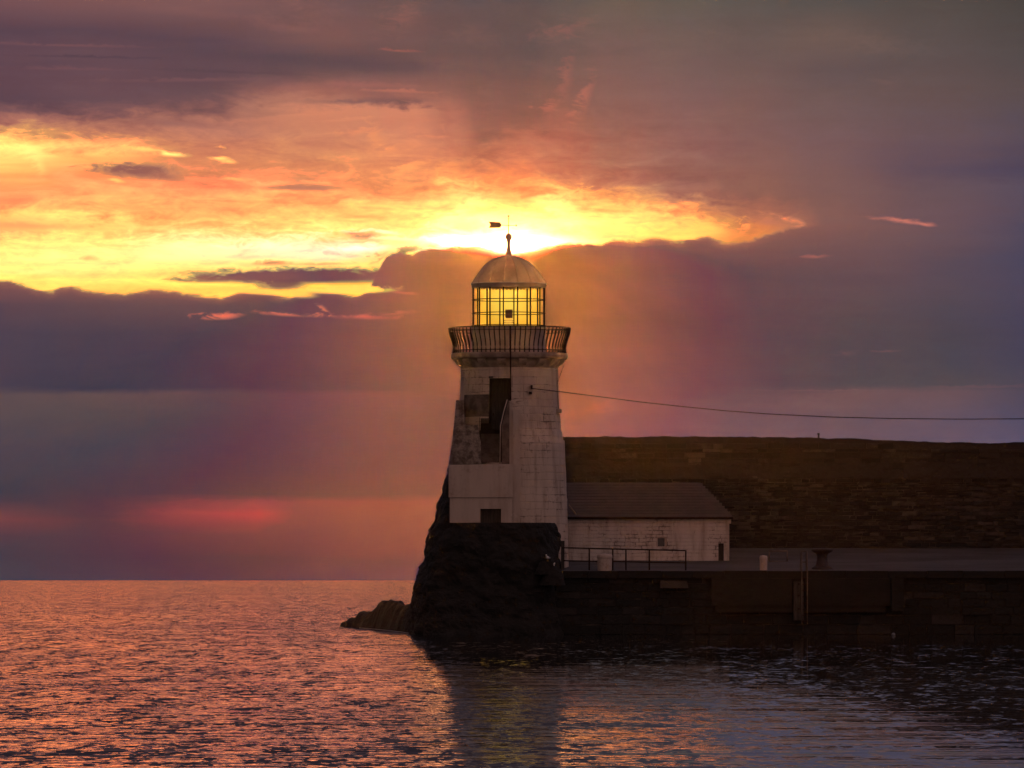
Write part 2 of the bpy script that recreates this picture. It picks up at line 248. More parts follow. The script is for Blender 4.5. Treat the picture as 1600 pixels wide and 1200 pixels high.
# the blinding gap in front of the sun
gu = (U - 786.0)/92.0; gv = (Vv - 377.0)/9.5
core = N.m('EXPONENT', (gu*gu + gv*gv)*-1.0)
gu2 = (U - 797.0)/30.0; gv2 = (Vv - 381.0)/9.0
core2 = N.m('EXPONENT', (gu2*gu2 + gv2*gv2)*-1.0)
gu3 = (U - 795.0)/95.0; gv3 = (Vv - 354.0)/28.0
wide = N.m('EXPONENT', (gu3*gu3 + gv3*gv3)*-1.0)*(1 - bank)
col = N.vm('ADD', col, N.scale(N.vec(1.0, .70, .34), core*2.0*(1 - bank*.8) + core2*12.0))
col = N.vm('ADD', col, N.scale(N.vec(1.0, .50, .10), core*10.0*(1 - bank) + wide*2.2))
lum = Rr*.3 + Gg*.59 + Bb*.11
col = N.mix(N.mr(Rr, .75, .45)*.13, col, N.vec(lum*1.05, lum*.98, lum*.88))
# the low haze in front of the sky brightens towards the sun: the cloud behind it is that much dimmer
th2 = ((U - 795.0)*(U - 795.0) + (Vv - 378.0)*(Vv - 378.0))/1e8*HG + (1 - HG)**2
ph = 1.0/N.m('POWER', th2, 1.5)
ln = N.m('MINIMUM', 14.4*F/N.m('MAXIMUM', H0 - Vv, 1.0), FAR)
sc_ = N.m('MINIMUM', ph*ln*KH, 1.2)*N.mr(Vv, 330., 420.)
dim = N.vm('SUBTRACT', col, N.scale(N.vec(1.0, .34, .08), sc_))
col = N.vm('MAXIMUM', dim, N.scale(col, .30))
# away from the sunset: the dusk sky texture, plus unseen warm fill added to light the tower front
st = N.node('ShaderNodeTexSky', sky_type='NISHITA', sun_disc=False)
st.sun_elevation = SUN_EL; st.sun_rotation = SUN_AZ; st.air_density = 1.0; st.dust_density = 2.0
stc = N.scale(V(N, st.outputs[0]), .05)
cl = N.noise(N.vec(dx*2.2, dy*2.2, dz*6), 1.0, 4, .55)
rest = N.vm('ADD', N.vm('MULTIPLY', stc, N.vec(.35, .35, .35)), N.scale(N.mix(N.mr(dy, .1, -.5), (.10, .085, .12), (.31, .175, .15)), (.6 + cl*.8)*(.9 + .45*dx)))
AMB = 1.0
away = N.mr(N.m('ABSOLUTE', az), .28, .9)
up = N.mr(Vv, -1600., -2600.)
f = N.m('MAXIMUM', away, up, clamp=True)
bg = N.node('ShaderNodeBackground'); N.put(bg.inputs[0], col)
bg2 = N.node('ShaderNodeBackground'); N.put(bg2.inputs[0], N.scale(rest, AMB))
ms = N.node('ShaderNodeMixShader'); N.put(ms.inputs[0], f); N.l.new(bg.outputs[0], ms.inputs[1]); N.l.new(bg2.outputs[0], ms.inputs[2])
wo = N.node('ShaderNodeOutputWorld'); N.l.new(ms.outputs[0], wo.inputs[0])
world.cycles.sampling_method = 'MANUAL'; world.cycles.sample_map_resolution = 2048

# ------------------------------------------------------------------ sun, low behind the tower and veiled by cloud
sun_d = bpy.data.lights.new("sun", 'SUN'); sun_d.energy = 1.0; sun_d.angle = math.radians(.8); sun_d.color = (1.0, .36, .08)
sun = bpy.data.objects.new("sun", sun_d); C.objects.link(sun); sun.rotation_euler = (-(PI/2 - SUN_EL), 0, -SUN_AZ)

# ------------------------------------------------------------------ materials
def mat(name):
    m = bpy.data.materials.new(name); m.use_nodes = True; m.node_tree.nodes.clear()
    n = Nd(m.node_tree); b = n.node('ShaderNodeBsdfPrincipled'); o = n.node('ShaderNodeOutputMaterial')
    n.l.new(b.outputs[0], o.inputs[0]); tcn = n.node('ShaderNodeTexCoord')
    return m, n, b, tcn, o
def bump(n, b, h, dist, strength=1.0):
    k = n.node('ShaderNodeBump'); k.inputs['Strength'].default_value = strength; k.inputs['Distance'].default_value = dist
    n.put(k.inputs['Height'], h); n.l.new(k.outputs[0], b.inputs['Normal'])
def simple(name, c1, c2, scale=3.0, rough=.8, bmp=0.0, metal=0.0, st=(1, 1, 1)):
    m, n, b, t, o = mat(name)
    mp = n.node('ShaderNodeMapping'); mp.inputs['Scale'].default_value = st; n.l.new(t.outputs['Object'], mp.inputs[0])
    v = V(n, mp.outputs[0])
    k = n.noise(v, scale, 6, .6)
    n.put(b.inputs['Base Color'], n.mix(n.mr(k, .35, .65), c1, c2))
    b.inputs['Roughness'].default_value = rough; b.inputs['Metallic'].default_value = metal
    if bmp: bump(n, b, n.noise(v, scale*4, 5, .6), bmp)
    return m
M = {}
M['iron'] = simple('rusty_iron', (.022, .014, .011), (.045, .022, .014), 6, .95)
M['iron'].node_tree.nodes['Principled BSDF'].inputs['Specular IOR Level'].default_value = .12
M['dark_wood'] = simple('dark_wood', (.02, .017, .015), (.05, .04, .035), 5, .8, .01, st=(3, 3, .4))
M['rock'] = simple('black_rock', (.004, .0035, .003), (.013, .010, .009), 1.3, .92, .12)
M['plaster_dark'] = simple('dirty_plaster', (.09, .065, .055), (.17, .13, .11), 3, .9, .02)
M['recess_shade'] = simple('recess_shade_paint', (.05, .038, .032), (.15, .12, .10), 2.2, .95, .02)  # dark tone stands for the shade in the recess by the doorway
M['interior'] = simple('dark_interior', (.03, .022, .02), (.055, .04, .035), 2, .9)
M['gull_white'] = simple('gull_white', (.75, .75, .75), (.85, .85, .85), 8, .8)
M['gull_grey'] = simple('gull_grey', (.30, .32, .35), (.36, .38, .42), 8, .8)
M['yellow'] = simple('beak_yellow', (.6, .35, .03), (.65, .4, .04), 8, .6)
M['buoy'] = simple('buoy_paint', (.10, .12, .15), (.15, .17, .2), 8, .5)
M['red_paint'] = simple('red_paint', (.035, .012, .010), (.018, .010, .009), 5, .6, .006)
M['slate'] = None
def white_paint(name, uvs, bw, bh, stain=.5, joint=.5, base=(.62, .56, .52), bs=.012):
    m, n, b, t, o = mat(name)
    uv = V(n, t.outputs['UV'] if uvs else t.outputs['Object'])
    ob = V(n, t.outputs['Object'])
    if not uvs:
        s = n.node('ShaderNodeSeparateXYZ'); n.put(s.inputs[0], ob)
        uv = n.vec(V(n, s.outputs[0]) + V(n, s.outputs[1]), V(n, s.outputs[2]), 0.0)
    wob = n.noise(ob, 2.2, 3, .5, color=True)
    uvw = n.vm('ADD', uv, n.scale(n.vm('SUBTRACT', wob, (.5, .5, .5)), .10))
    br = n.node('ShaderNodeTexBrick'); n.put(br.inputs['Vector'], uvw)
    br.inputs['Scale'].default_value = 1; br.inputs['Brick Width'].default_value = bw; br.inputs['Row Height'].default_value = bh
    br.inputs['Mortar Size'].default_value = .018; br.inputs['Mortar Smooth'].default_value = .35
    br.offset = .43; br.squash = 1.3; br.squash_frequency = 3
    mort = V(n, br.outputs['Fac'])
    patch = n.noise(ob, .9, 5, .62); fine = n.noise(ob, 7, 6, .65); drip = n.noise(n.vm('MULTIPLY', ob, (2.2, 2.2, .35)), 1.6, 5, .6)
    jm = n.mr(patch + fine*.5, .70, .92)
    c = n.mix(n.mr(drip, .42, .78)*stain, base, (.25, .19, .15))
    c = n.mix(n.mr(fine*.6 + patch*.55, .60, .78)*stain*.9, c, (.16, .105, .075))
    c = n.mix(mort*jm*joint, c, (.045, .026, .018))
    n.put(b.inputs['Base Color'], c); b.inputs['Roughness'].default_value = .85
    bump(n, b, mort*-1.0 + fine*.6, bs)
    return m
M['white_tower'] = white_paint('whitewashed_masonry', True, .85, .285, .8, .85, (.52, .43, .37))
M['white_house'] = white_paint('peeling_whitewash', False, .42, .15, .8, .75, (.60, .55, .53), .015)
M['white_plain'] = white_paint('white_render', True, 9, 9, .55, 0.0, (.47, .39, .35), .008)
M['lantern_paint'] = simple('lantern_paint', (.50, .40, .36), (.38, .28, .24), 1.5, .55)
M['dome_metal'] = simple('dome_metal', (.56, .36, .25), (.40, .24, .16), 1.1, .5)
M['rough_render'] = simple('rough_render', (.30, .26, .23), (.10, .075, .06), 5, .95, .05)
M['gallery'] = simple('gallery_stone', (.34, .27, .22), (.19, .14, .11), 2.5, .85, .01)
M['roof'] = simple('roof_slates', (.040, .023, .019), (.062, .036, .030), 2, .7, .01, st=(1, 1, 1))
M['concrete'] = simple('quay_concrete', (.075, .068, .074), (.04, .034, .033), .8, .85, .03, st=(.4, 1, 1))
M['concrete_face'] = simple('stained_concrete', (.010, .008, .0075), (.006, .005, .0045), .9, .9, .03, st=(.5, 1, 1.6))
M['pale_slab'] = simple('pale_slab', (.06, .048, .044), (.035, .028, .025), 1.2, .9, .02)
def stone(name, a, b_, pale, amt):
    m, n, b, t, o = mat(name)
    ob = V(n, t.outputs['Object']); g = n.node('ShaderNodeNewGeometry')
    ri = V(n, g.outputs['Random Per Island'])
    c = n.mix(ri, a, b_)
    big = n.noise(n.vm('MULTIPLY', ob, (.35, 1, .8)), 1.0, 4, .6); f = n.noise(ob, 5, 6, .65)
    c = n.mix(n.mr(ri*.35 + big*.9 + f*.35, .86, 1.08)*amt, c, pale)
    n.put(b.inputs['Base Color'], c); b.inputs['Roughness'].default_value = .9
    bump(n, b, f, .05)
    return m
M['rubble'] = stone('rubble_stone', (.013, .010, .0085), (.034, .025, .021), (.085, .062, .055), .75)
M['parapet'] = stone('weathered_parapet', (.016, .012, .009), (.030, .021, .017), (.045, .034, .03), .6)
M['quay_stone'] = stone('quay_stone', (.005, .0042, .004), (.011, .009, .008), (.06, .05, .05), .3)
M['mortar'] = simple('old_mortar', (.015, .012, .010), (.09, .07, .06), 2.0, .95, .02)
M['brass'] = simple('weathered_brass', (.45, .26, .10), (.30, .16, .07), 4, .5)
def glass(name):
    m, n, b, t, o = mat(name)
    tr = n.node('ShaderNodeBsdfTransparent'); tr.inputs[0].default_value = (.96, .93, .88, 1)
    gl = n.node('ShaderNodeBsdfGlossy'); gl.inputs['Roughness'].default_value = .05
    ms = n.node('ShaderNodeMixShader'); lw = n.node('ShaderNodeLayerWeight'); lw.inputs[0].default_value = .12
    n.put(ms.inputs[0], n.m('MULTIPLY', V(n, lw.outputs[1]), .35)); n.l.new(tr.outputs[0], ms.inputs[1]); n.l.new(gl.outputs[0], ms.inputs[2]); n.l.new(ms.outputs[0], o.inputs[0])
    return m
M['glass'] = glass('clear_glass')
def lit(name, c, s, hot=None):
    m, n, b, t, o = mat(name)
    g = n.node('ShaderNodeNewGeometry'); sp = n.node('ShaderNodeSeparateXYZ'); n.l.new(g.outputs['Position'], sp.inputs[0])
    k = n.noise(V(n, t.outputs['Object']), 1.6, 3, .5)
    n.put(b.inputs['Base Color'], (.5, .35, .12)); b.inputs['Roughness'].default_value = .7
    e = n.mix(n.mr(k, .3, .7), c, tuple(x*.85 for x in c))
    if hot:                                             # lamplight falloff painted into the screen's own emission
        px_, pz = (V(n, sp.outputs[0]) + .13)/.95, (V(n, sp.outputs[2]) - 13.1)/.8
        e = n.mix(n.m('EXPONENT', (px_*px_ + pz*pz)*-1.0), e, hot)
    n.put(b.inputs['Emission Color'], e); b.inputs['Emission Strength'].default_value = s
    return m
M['lit_yellow'] = lit('lit_lantern_screen', (1.0, .48, .03), .92, (1.05, .78, .11))
M['sky_orange'] = lit('sky_glow_edge', (.75, .26, .06), .60)  # orange emission stands for sky showing through the side panes
M['lens'] = lit('lit_lens', (1.0, .55, .08), 1.0)
def dark_glass():
    m, n, b, t, o = mat('window_glass'); n.put(b.inputs['Base Color'], (.06, .045, .04)); b.inputs['Roughness'].default_value = .12
    return m
M['pane'] = dark_glass()
W1, W2, W4, W5 = .026, .006, .05, .18
TL, TT, TA = .16, -.03, .075
def water():
    m, n, b, t, o = mat('sea_water')
    g = n.node('ShaderNodeNewGeometry'); P = V(n, g.outputs['Position'])
    s = n.node('ShaderNodeSeparateXYZ'); n.put(s.inputs[0], P); x, y = V(n, s.outputs[0]), V(n, s.outputs[1])
    gt2 = bpy.data.node_groups.new("wave_height", 'ShaderNodeTree'); H = Nd(gt2)
    for nm in ('x', 'y', 'amp', 'swell'): gt2.interface.new_socket(name=nm, in_out='INPUT', socket_type='NodeSocketFloat')
    gt2.interface.new_socket(name='h', in_out='OUTPUT', socket_type='NodeSocketFloat')
    a_ = H.node('NodeGroupInput'); z_ = H.node('NodeGroupOutput'); hx, hy, ha, hs_ = (V(H, a_.outputs[i]) for i in range(4))
    h1 = H.noise(H.vec(hx*1.1, hy*1.5, 0.0), 1.0, 1.5, .5)
    h2 = H.noise(H.vec(hx*3.4, hy*4.4, 4.0), 1.0, 2, .6)
    h3 = H.noise(H.vec(hx*.10 + hy*.02, hy*.22, 9.0), 1.0, 1.5, .5)
    h4 = H.noise(H.vec(hx*.26, hy*.5, 14.0), 1.0, 1.5, .5)
    h5 = H.noise(H.vec(hx*.035, hy*.075, 24.0), 1.0, 3, .6)
    hh_ = (h1*W1 + h2*W2 + h4*W4 + h5*W5)*ha + h3*hs_
    H.l.new(hh_.s, z_.inputs[0])
    ww = n.noise(n.vec(x*.07 + 3, y*.03, 5.0), 1.0, 5, .65) - .5
    lee = n.mr(y, 100., 190.)*n.mr(x, -8., 1.)*n.mr(y, 420., 300.)
    lee = n.m('MAXIMUM', lee, n.mr(x, 3., 9.)*n.mr(y, 60., 105.)*n.mr(y, 420., 300.))
    amp = (1 - lee*.78)*(1 + ww*2.4); near = n.mr(y, 100., 72.)
    swell = (.05 + near*.05)*(1 - lee*.8)
    def hgt(ax, ay):
        g_ = n.node('ShaderNodeGroup'); g_.node_tree = gt2
        for i, v_ in enumerate((ax, ay, amp, swell)): n.put(g_.inputs[i], v_)
        return V(n, g_.outputs[0])
    E = .03; h0 = hgt(x, y); sx = (hgt(x + E, y) - h0)/E; sy = (hgt(x, y + E) - h0)/E
    st1 = n.noise(n.vec(x*6.0, y*2.3, 31.0), 1.0, 2, .5) - .5           # wind streaks of several lengths
    st2 = n.noise(n.vec(x*2.6, y*.65, 37.0), 1.0, 3, .6) - .5
    st3 = n.noise(n.vec(x*1.0, y*.12, 43.0), 1.0, 4, .65) - .5
    mk = n.mr(st1*.9 + st2*1.0 + st3*.75 - lee*TL, TT, TT + .11)         # steep little faces turned to the shore
    tilt = (mk*-TA - .017 + lee*.016) + (st1 + st2)*.03*(1 - lee*.7)
    nn = n.node('ShaderNodeVectorMath', operation='NORMALIZE'); n.put(nn.inputs[0], n.vec(sx*-1.0, tilt - sy, 1.0))
    n.l.new(nn.outputs[0], b.inputs['Normal'])
    n.put(b.inputs['Base Color'], (.004, .006, .009)); b.inputs['Roughness'].default_value = .03; b.inputs['IOR'].default_value = 1.333
    return m
M['water'] = water()
M['foam'] = simple('foam', (.5, .5, .5), (.7, .7, .7), 6, .9)

# ------------------------------------------------------------------ mesh helpers
def W(px, py, Y):                                         # photograph pixel at a known distance -> metres
    return ((px - 800)*Y/F, Y, EYE + (H0 - py)*Y/F)
def X(px, Y): return (px - 800)*Y/F
def Z(py, Y): return EYE + (H0 - py)*Y/F
class MB:
    def __init__(s): s.v = []; s.f = []; s.uv = []; s.sm = []
    def add(s, vs, fs, uvs=None, smooth=False):
        k = len(s.v); s.v += [tuple(p) for p in vs]
        for i, f in enumerate(fs):
            s.f.append(tuple(k + j for j in f)); s.sm.append(smooth)
            s.uv.append(uvs[i] if uvs else [(0, 0)]*len(f))
        return s
    def box(s, x0, x1, y0, y1, z0, z1):
        vs = [(x, y, z) for z in (z0, z1) for y in (y0, y1) for x in (x0, x1)]
        return s.add(vs, [(0, 2, 3, 1), (4, 5, 7, 6), (0, 1, 5, 4), (2, 6, 7, 3), (0, 4, 6, 2), (1, 3, 7, 5)])
    def prism(s, poly, y0, y1):                            # polygon in X-Z, pushed from y0 to y1
        n = len(poly); a = sum(poly[i][0]*poly[(i+1) % n][1] - poly[(i+1) % n][0]*poly[i][1] for i in range(n))
        if a < 0: poly = poly[::-1]
        vs = [(p[0], y0, p[1]) for p in poly] + [(p[0], y1, p[1]) for p in poly]
        fs = [tuple(range(n)), tuple(range(2*n - 1, n - 1, -1))] + [(i, i + n, (i+1) % n + n, (i+1) % n) for i in range(n)]
        uv = [[(p[0], p[1]) for p in poly], [(p[0], p[1]) for p in poly[::-1]]] + [[(0, 0)]*4]*n
        return s.add(vs, fs, uv)
    def lathe(s, prof, n=48, c=(0, 0, 0), a0=0.0, a1=2*PI, smooth=True, skip=None, cap=False):
        full = abs(a1 - a0 - 2*PI) < 1e-6; m = n if full else n + 1
        vs = []; rm = max(r for r, z in prof)
        for r, z in prof:
            for i in range(m):
                a = a0 + (a1 - a0)*i/n; vs.append((c[0] + r*math.sin(a), c[1] - r*math.cos(a), c[2] + z))
        fs = []; uv = []
        for j in range(len(prof) - 1):
            for i in range(n):
                if skip and skip(a0 + (a1 - a0)*(i + .5)/n, (prof[j][1] + prof[j+1][1])/2): continue
                q = (i + 1) % m
                fs.append((j*m + i, j*m + q, (j+1)*m + q, (j+1)*m + i))
                ua, ub = (a0 + (a1 - a0)*i/n)*rm, (a0 + (a1 - a0)*(i+1)/n)*rm
                za, zb = prof[j][1] + c[2], prof[j+1][1] + c[2]
                uv.append([(ua, za), (ub, za), (ub, zb), (ua, zb)])
        s.add(vs, fs, uv, smooth)
        if cap:
            for j, rev in ((0, True), (len(prof) - 1, False)):
                if prof[j][0] > 1e-6:
                    s.add([vs[j*m + i] for i in range(m)], [tuple(range(m))[::-1] if rev else tuple(range(m))])
        return s
    def tube(s, pts, r, n=6, smooth=True):
        pts = [Vector(p) for p in pts]; rings = []
        for i, p in enumerate(pts):
            d = (pts[min(i+1, len(pts)-1)] - pts[max(i-1, 0)]).normalized()
            a = d.cross(Vector((0, 0, 1))); a = a.normalized() if a.length > 1e-3 else Vector((1, 0, 0)); b = d.cross(a)
            rr_ = r[i] if isinstance(r, (list, tuple)) else r
            rings += [p + (a*math.cos(2*PI*k/n) + b*math.sin(2*PI*k/n))*rr_ for k in range(n)]
        fs = [(i*n + k, i*n + (k+1) % n, (i+1)*n + (k+1) % n, (i+1)*n + k) for i in range(len(pts)-1) for k in range(n)]
        fs += [tuple(range(n))[::-1], tuple((len(pts)-1)*n + k for k in range(n))]
        return s.add(rings, fs, None, smooth)
    def ball(s, c, r, n=12, sz=1.0):
        return s.lathe([(max(1e-4, r*math.sin(PI*i/8)), -r*sz*math.cos(PI*i/8)) for i in range(9)], n, c)
    def build(s, name, m, parent=None, loc=None):
        me = bpy.data.meshes.new(name); o = bpy.data.objects.new(name, me)
        off = Vector(loc) if loc else Vector((0, 0, 0))
        me.from_pydata([tuple(Vector(p) - off) for p in s.v], [], s.f)
        ul = me.uv_layers.new(name='UVMap'); i = 0
        for uvs in s.uv:
            for q in uvs: ul.data[i].uv = q; i += 1
        me.polygons.foreach_set('use_smooth', s.sm); me.materials.append(m); me.update()
        C.objects.link(o); o.location = off
        if parent: o.parent = parent; o.location = off - Vector(parent_loc(parent))
        return o
def parent_loc(p):
    l = Vector(p.location)
    while p.parent: p = p.parent; l += p.location
    return l
def thing(name, label, cat, loc, group=None):
    o = bpy.data.objects.new(name, None); C.objects.link(o); o.location = loc; o.empty_display_size = .3
    o['label'] = label; o['category'] = cat
    if group: o['group'] = group
    return o
def tag(o, label=None, cat=None, group=None, kind=None):
    for k, v in (('label', label), ('category', cat), ('group', group), ('kind', kind)):
        if v: o[k] = v
    return o
def solid(o, t, off=-1):
    md = o.modifiers.new('thickness', 'SOLIDIFY'); md.thickness = t; md.offset = off; return o

# ------------------------------------------------------------------ sea
sea = MB().add([(-1400, -200, 0), (1400, -200, 0), (1400, FAR, 0), (-1400, FAR, 0)], [(0, 1, 2, 3)]).build('sea', M['water'])
tag(sea, kind='structure')

# ------------------------------------------------------------------ rocks under the tower
def loft(levels, z_step, nseg, amp, seed, expo=4.0, cap=True, fine=.10):
    """levels: (z, x0, x1, y0, y1) from top to bottom"""
    zs = [l[0] for l in levels]; ztop, zbot = zs[0], zs[-1]; n = max(2, int((ztop - zbot)/z_step)); mb = MB(); vs = []
    for i in range(n + 1):
        z = ztop + (zbot - ztop)*i/n
        k = max(j for j in range(len(zs)) if zs[j] >= z - 1e-6); k = min(k, len(zs) - 2)
        t = (zs[k] - z)/(zs[k] - zs[k+1]); L = [a + (b - a)*t for a, b in zip(levels[k], levels[k+1])]
        cx, cy, hx, hy = (L[1] + L[2])/2, (L[3] + L[4])/2, (L[2] - L[1])/2, (L[4] - L[3])/2
        for j in range(nseg):
            a = 2*PI*j/nseg; ca, sa = math.cos(a), math.sin(a)
            r = (abs(ca)**expo + abs(sa)**expo)**(-1/expo)
            p = Vector((cx + hx*r*ca, cy + hy*r*sa, z)); d = Vector((ca, sa, 0))
            q = p*1.0 + Vector((seed, 0, 0))
            cell = noise.voronoi(Vector((q.x*1.1, q.y*1.1, q.z*1.7)))[0]
            d1 = amp*(.6 - cell[0]*1.1) + amp*.5*noise.noise(q*.6) + fine*noise.noise(q*3.1) + fine*.5*noise.noise(q*7)
            edge_ = min(1, (ztop - z)/.25 + .25)
            p = p + d*d1*edge_; p.z += .5*fine*noise.noise(q*2.3)*edge_
            vs.append(p)
    fs = [(i*nseg + j, i*nseg + (j+1) % nseg, (i+1)*nseg + (j+1) % nseg, (i+1)*nseg + j) for i in range(n) for j in range(nseg)]
    k = len(vs); cen = Vector((0, 0, 0))
    for j in range(nseg): cen += vs[j]
    vs.append(cen/nseg); fs += [((j+1) % nseg, j, k) for j in range(nseg)]
    return vs, fs
mb = MB()
def lv(py, a, b, y0, y1, Yr=248.): return (Z(py, Yr), X(a, Yr), X(b, Yr), y0, y1)
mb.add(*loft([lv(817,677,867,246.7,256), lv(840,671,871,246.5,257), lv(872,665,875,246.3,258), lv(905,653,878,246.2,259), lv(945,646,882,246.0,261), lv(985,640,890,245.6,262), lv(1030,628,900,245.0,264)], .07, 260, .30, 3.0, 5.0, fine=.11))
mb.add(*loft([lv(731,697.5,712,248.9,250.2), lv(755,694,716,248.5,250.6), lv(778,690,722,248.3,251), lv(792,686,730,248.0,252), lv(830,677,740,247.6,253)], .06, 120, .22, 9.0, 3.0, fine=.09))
# low spur running out to sea
st_ = [(532,979.5,282),(538,972,281),(543,968.5,280),(556,963,278),(566,956,277),(580,955,275),(590,949,273),(598,941,271),(615,938,269),(624,940.5,267),(632,945,265),(644,942,263),(665,920,260),(700,900,256)]
vs = []; nx = 90; ny = 44
for i in range(nx + 1):
    t = i/nx*(len(st_) - 1); k = min(int(t), len(st_) - 2); t -= k
    px, py, Yc = [a + (b - a)*t for a, b in zip(st_[k], st_[k+1])]
    zt = Z(py, Yc); half = 1.0 + 4.0*min(1, i/nx*2.2)
    for j in range(ny + 1):
        u = -1.25 + 2.5*j/ny; y = Yc + u*half; prof = (1 - min(1, abs(u))**2.2)
        q = Vector((X(px, Yc), y, 0)); b = noise.voronoi(q*.9 + Vector((5, 5, 5)))[0][0]
        z = -.9 + (zt + .9)*prof + (.45*(.45 - b) + .22*noise.noise(q*1.3) + .10*noise.noise(q*3.5))*min(1, prof*2)*(.25 + .75*min(1, abs(u)*3))
        if abs(u) > 1: z = -.9 - (abs(u) - 1)*2
        vs.append((q.x + .22*noise.noise(q*.9 + Vector((9, 0, 0))), y, z))
fs = [(i*(ny+1) + j, (i+1)*(ny+1) + j, (i+1)*(ny+1) + j + 1, i*(ny+1) + j + 1) for i in range(nx) for j in range(ny)]
mb.add(vs, fs)
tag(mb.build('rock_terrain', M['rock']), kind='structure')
# dressed plinth blocks poking through the dark mass
# foam at the foot of the spur
fm = MB(); pts = [(566,280),(585,275.5),(600,271),(615,267),(630,262),(642,257.5),(652,252)]
for i in range(len(pts) - 1):
    for s_ in range(6):
        t = s_/6; px = pts[i][0] + (pts[i+1][0] - pts[i][0])*t; Y = pts[i][1] + (pts[i+1][1] - pts[i][1])*t
        r0 = .35 + .25*noise.noise(Vector((px*.3, 0, 0)))
        px2 = px + (pts[i+1][0] - pts[i][0])/6; Y2 = Y + (pts[i+1][1] - pts[i][1])/6
        r1 = .35 + .25*noise.noise(Vector((px2*.3, 0, 0)))
        x0, x1 = X(px, Y), X(px2, Y2); y0, y1 = Y - 5.2, Y2 - 5.2
        fm.add([(x0, y0 - r0, .01), (x1, y1 - r1, .01), (x1, y1 + .3, .012), (x0, y0 + .3, .012)], [(0, 1, 2, 3)])
tag(fm.build('foam', M['foam']), kind='stuff')

# ------------------------------------------------------------------ quay
XR = 62.0
def qz(y): return 2.44 + (y - 247.4)*.075                 # the deck climbs gently away from the water
XQ0 = X(868, 247.4)
q = MB()
ys = [247.4, 249, 251, 253, 256, 260, 266]
vs = []; xs = [XQ0 + (XR - XQ0)*i/120 for i in range(121)]
for y in ys:
    for x in xs: vs.append((x, y, qz(y) + .025*noise.noise(Vector((x*.5, y*.5, 0)))))
nxs = len(xs)
q.add(vs, [(j*nxs + i, j*nxs + i + 1, (j+1)*nxs + i + 1, (j+1)*nxs + i) for j in range(len(ys)-1) for i in range(nxs-1)])
quay = tag(q.build('quay', M['concrete']), kind='structure')
# coping and face
random.seed(4)
cp = MB(); x = XQ0
while x < XR:
    w = random.uniform(1.1, 1.7)
    cp.box(x, x + w - .02, 247.15 + random.uniform(-.02, .02), 247.55, 2.18, 2.455 + random.uniform(-.012, .012)); x += w
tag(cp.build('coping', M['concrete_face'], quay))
fc = MB(); fc.box(XQ0, XR, 247.42, 249, -1.5, 2.40); tag(fc.build('backing', M['mortar'], quay))
def courses(mb, x0, x1, z0, z1, yf, hmin, hmax, wmin, wmax, dj, batter=0.0, skip=None, ztop=None):
    z = z0
    while z < z1:
        h = random.uniform(hmin, hmax); x = x0 - random.random()*.4
        while x < x1:
            w = random.uniform(wmin, wmax); ok = not (skip and skip(x + w/2, z + h/2))
            if ztop and z + h > ztop(x + w/2): ok = False
            if ok:
                y = yf + batter*(z - z0) + random.uniform(-dj, dj); g = .012 + random.random()*.012
                a, b = x + g, x + w - g; c, d = z + g, z + h - g; j = lambda: random.uniform(-.018, .018)
                vs = [(a + j(), y + j(), c + j()), (b + j(), y + j(), c + j()), (b + j(), y + j(), d + j()), (a + j(), y + j(), d + j()),
                      (a - .01, y + .3, c - .01), (b + .01, y + .3, c - .01), (b + .01, y + .3, d + .01), (a - .01, y + .3, d + .01)]
                mb.add(vs, [(0, 1, 2, 3), (1, 5, 6, 2), (4, 0, 3, 7), (3, 2, 6, 7), (4, 5, 1, 0)])
            x += w
        z += h
xc0, xc1 = X(1112, 247), X(1408, 247)
ft = MB()
courses(ft, XQ0 + .3, XR, -.3, 2.15, 247.33, .26, .42, .5, 1.3, .05, skip=lambda x, z: z > .95 and xc0 - .2 < x < xc1 + .3)
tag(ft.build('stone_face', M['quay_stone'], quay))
cf = MB()
xf0, xf1 = X(1237, 247), X(1259, 247)
cf.box(xc0, xf0, 246.98, 247.5, 1.12, 2.17); cf.box(xf1, xc1 - .4, 246.98, 247.5, 1.12, 2.17)
cf.box(X(1393, 247), X(1412, 247), 246.90, 247.5, .9, 2.17)
cf.box(xf0, xf1, 247.3, 247.5, .9, 2.17)
cf.box(xc0 + .15, xc1 - .6, 247.05, 247.5, .86, 1.12)
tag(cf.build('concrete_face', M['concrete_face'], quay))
sl = MB(); sl.prism([(X(1032,246.9), Z(919,246.9)), (X(1076,246.9), Z(919,246.9)), (X(1073,246.9), Z(908,246.9)), (X(1032,246.9), Z(907,246.9))], 246.9, 247.4)
tag(sl.build('patch_slab', M['pale_slab'], quay))
fp = thing('fender_post', 'dark vertical timber fender bolted against the concrete quay face', 'fender', (X(1248, 246.9), 247.1, .6))
MB().box(xf0 + .07, xf1 - .07, 246.93, 247.2, .55, 2.05).build('timber', M['dark_wood'], fp)
for z in (1.0, 1.5, 1.95): MB().tube([(X(1248, 247), 246.90, z), (X(1248, 247), 246.96, z)], .035).build('bolt', M['iron'], fp)

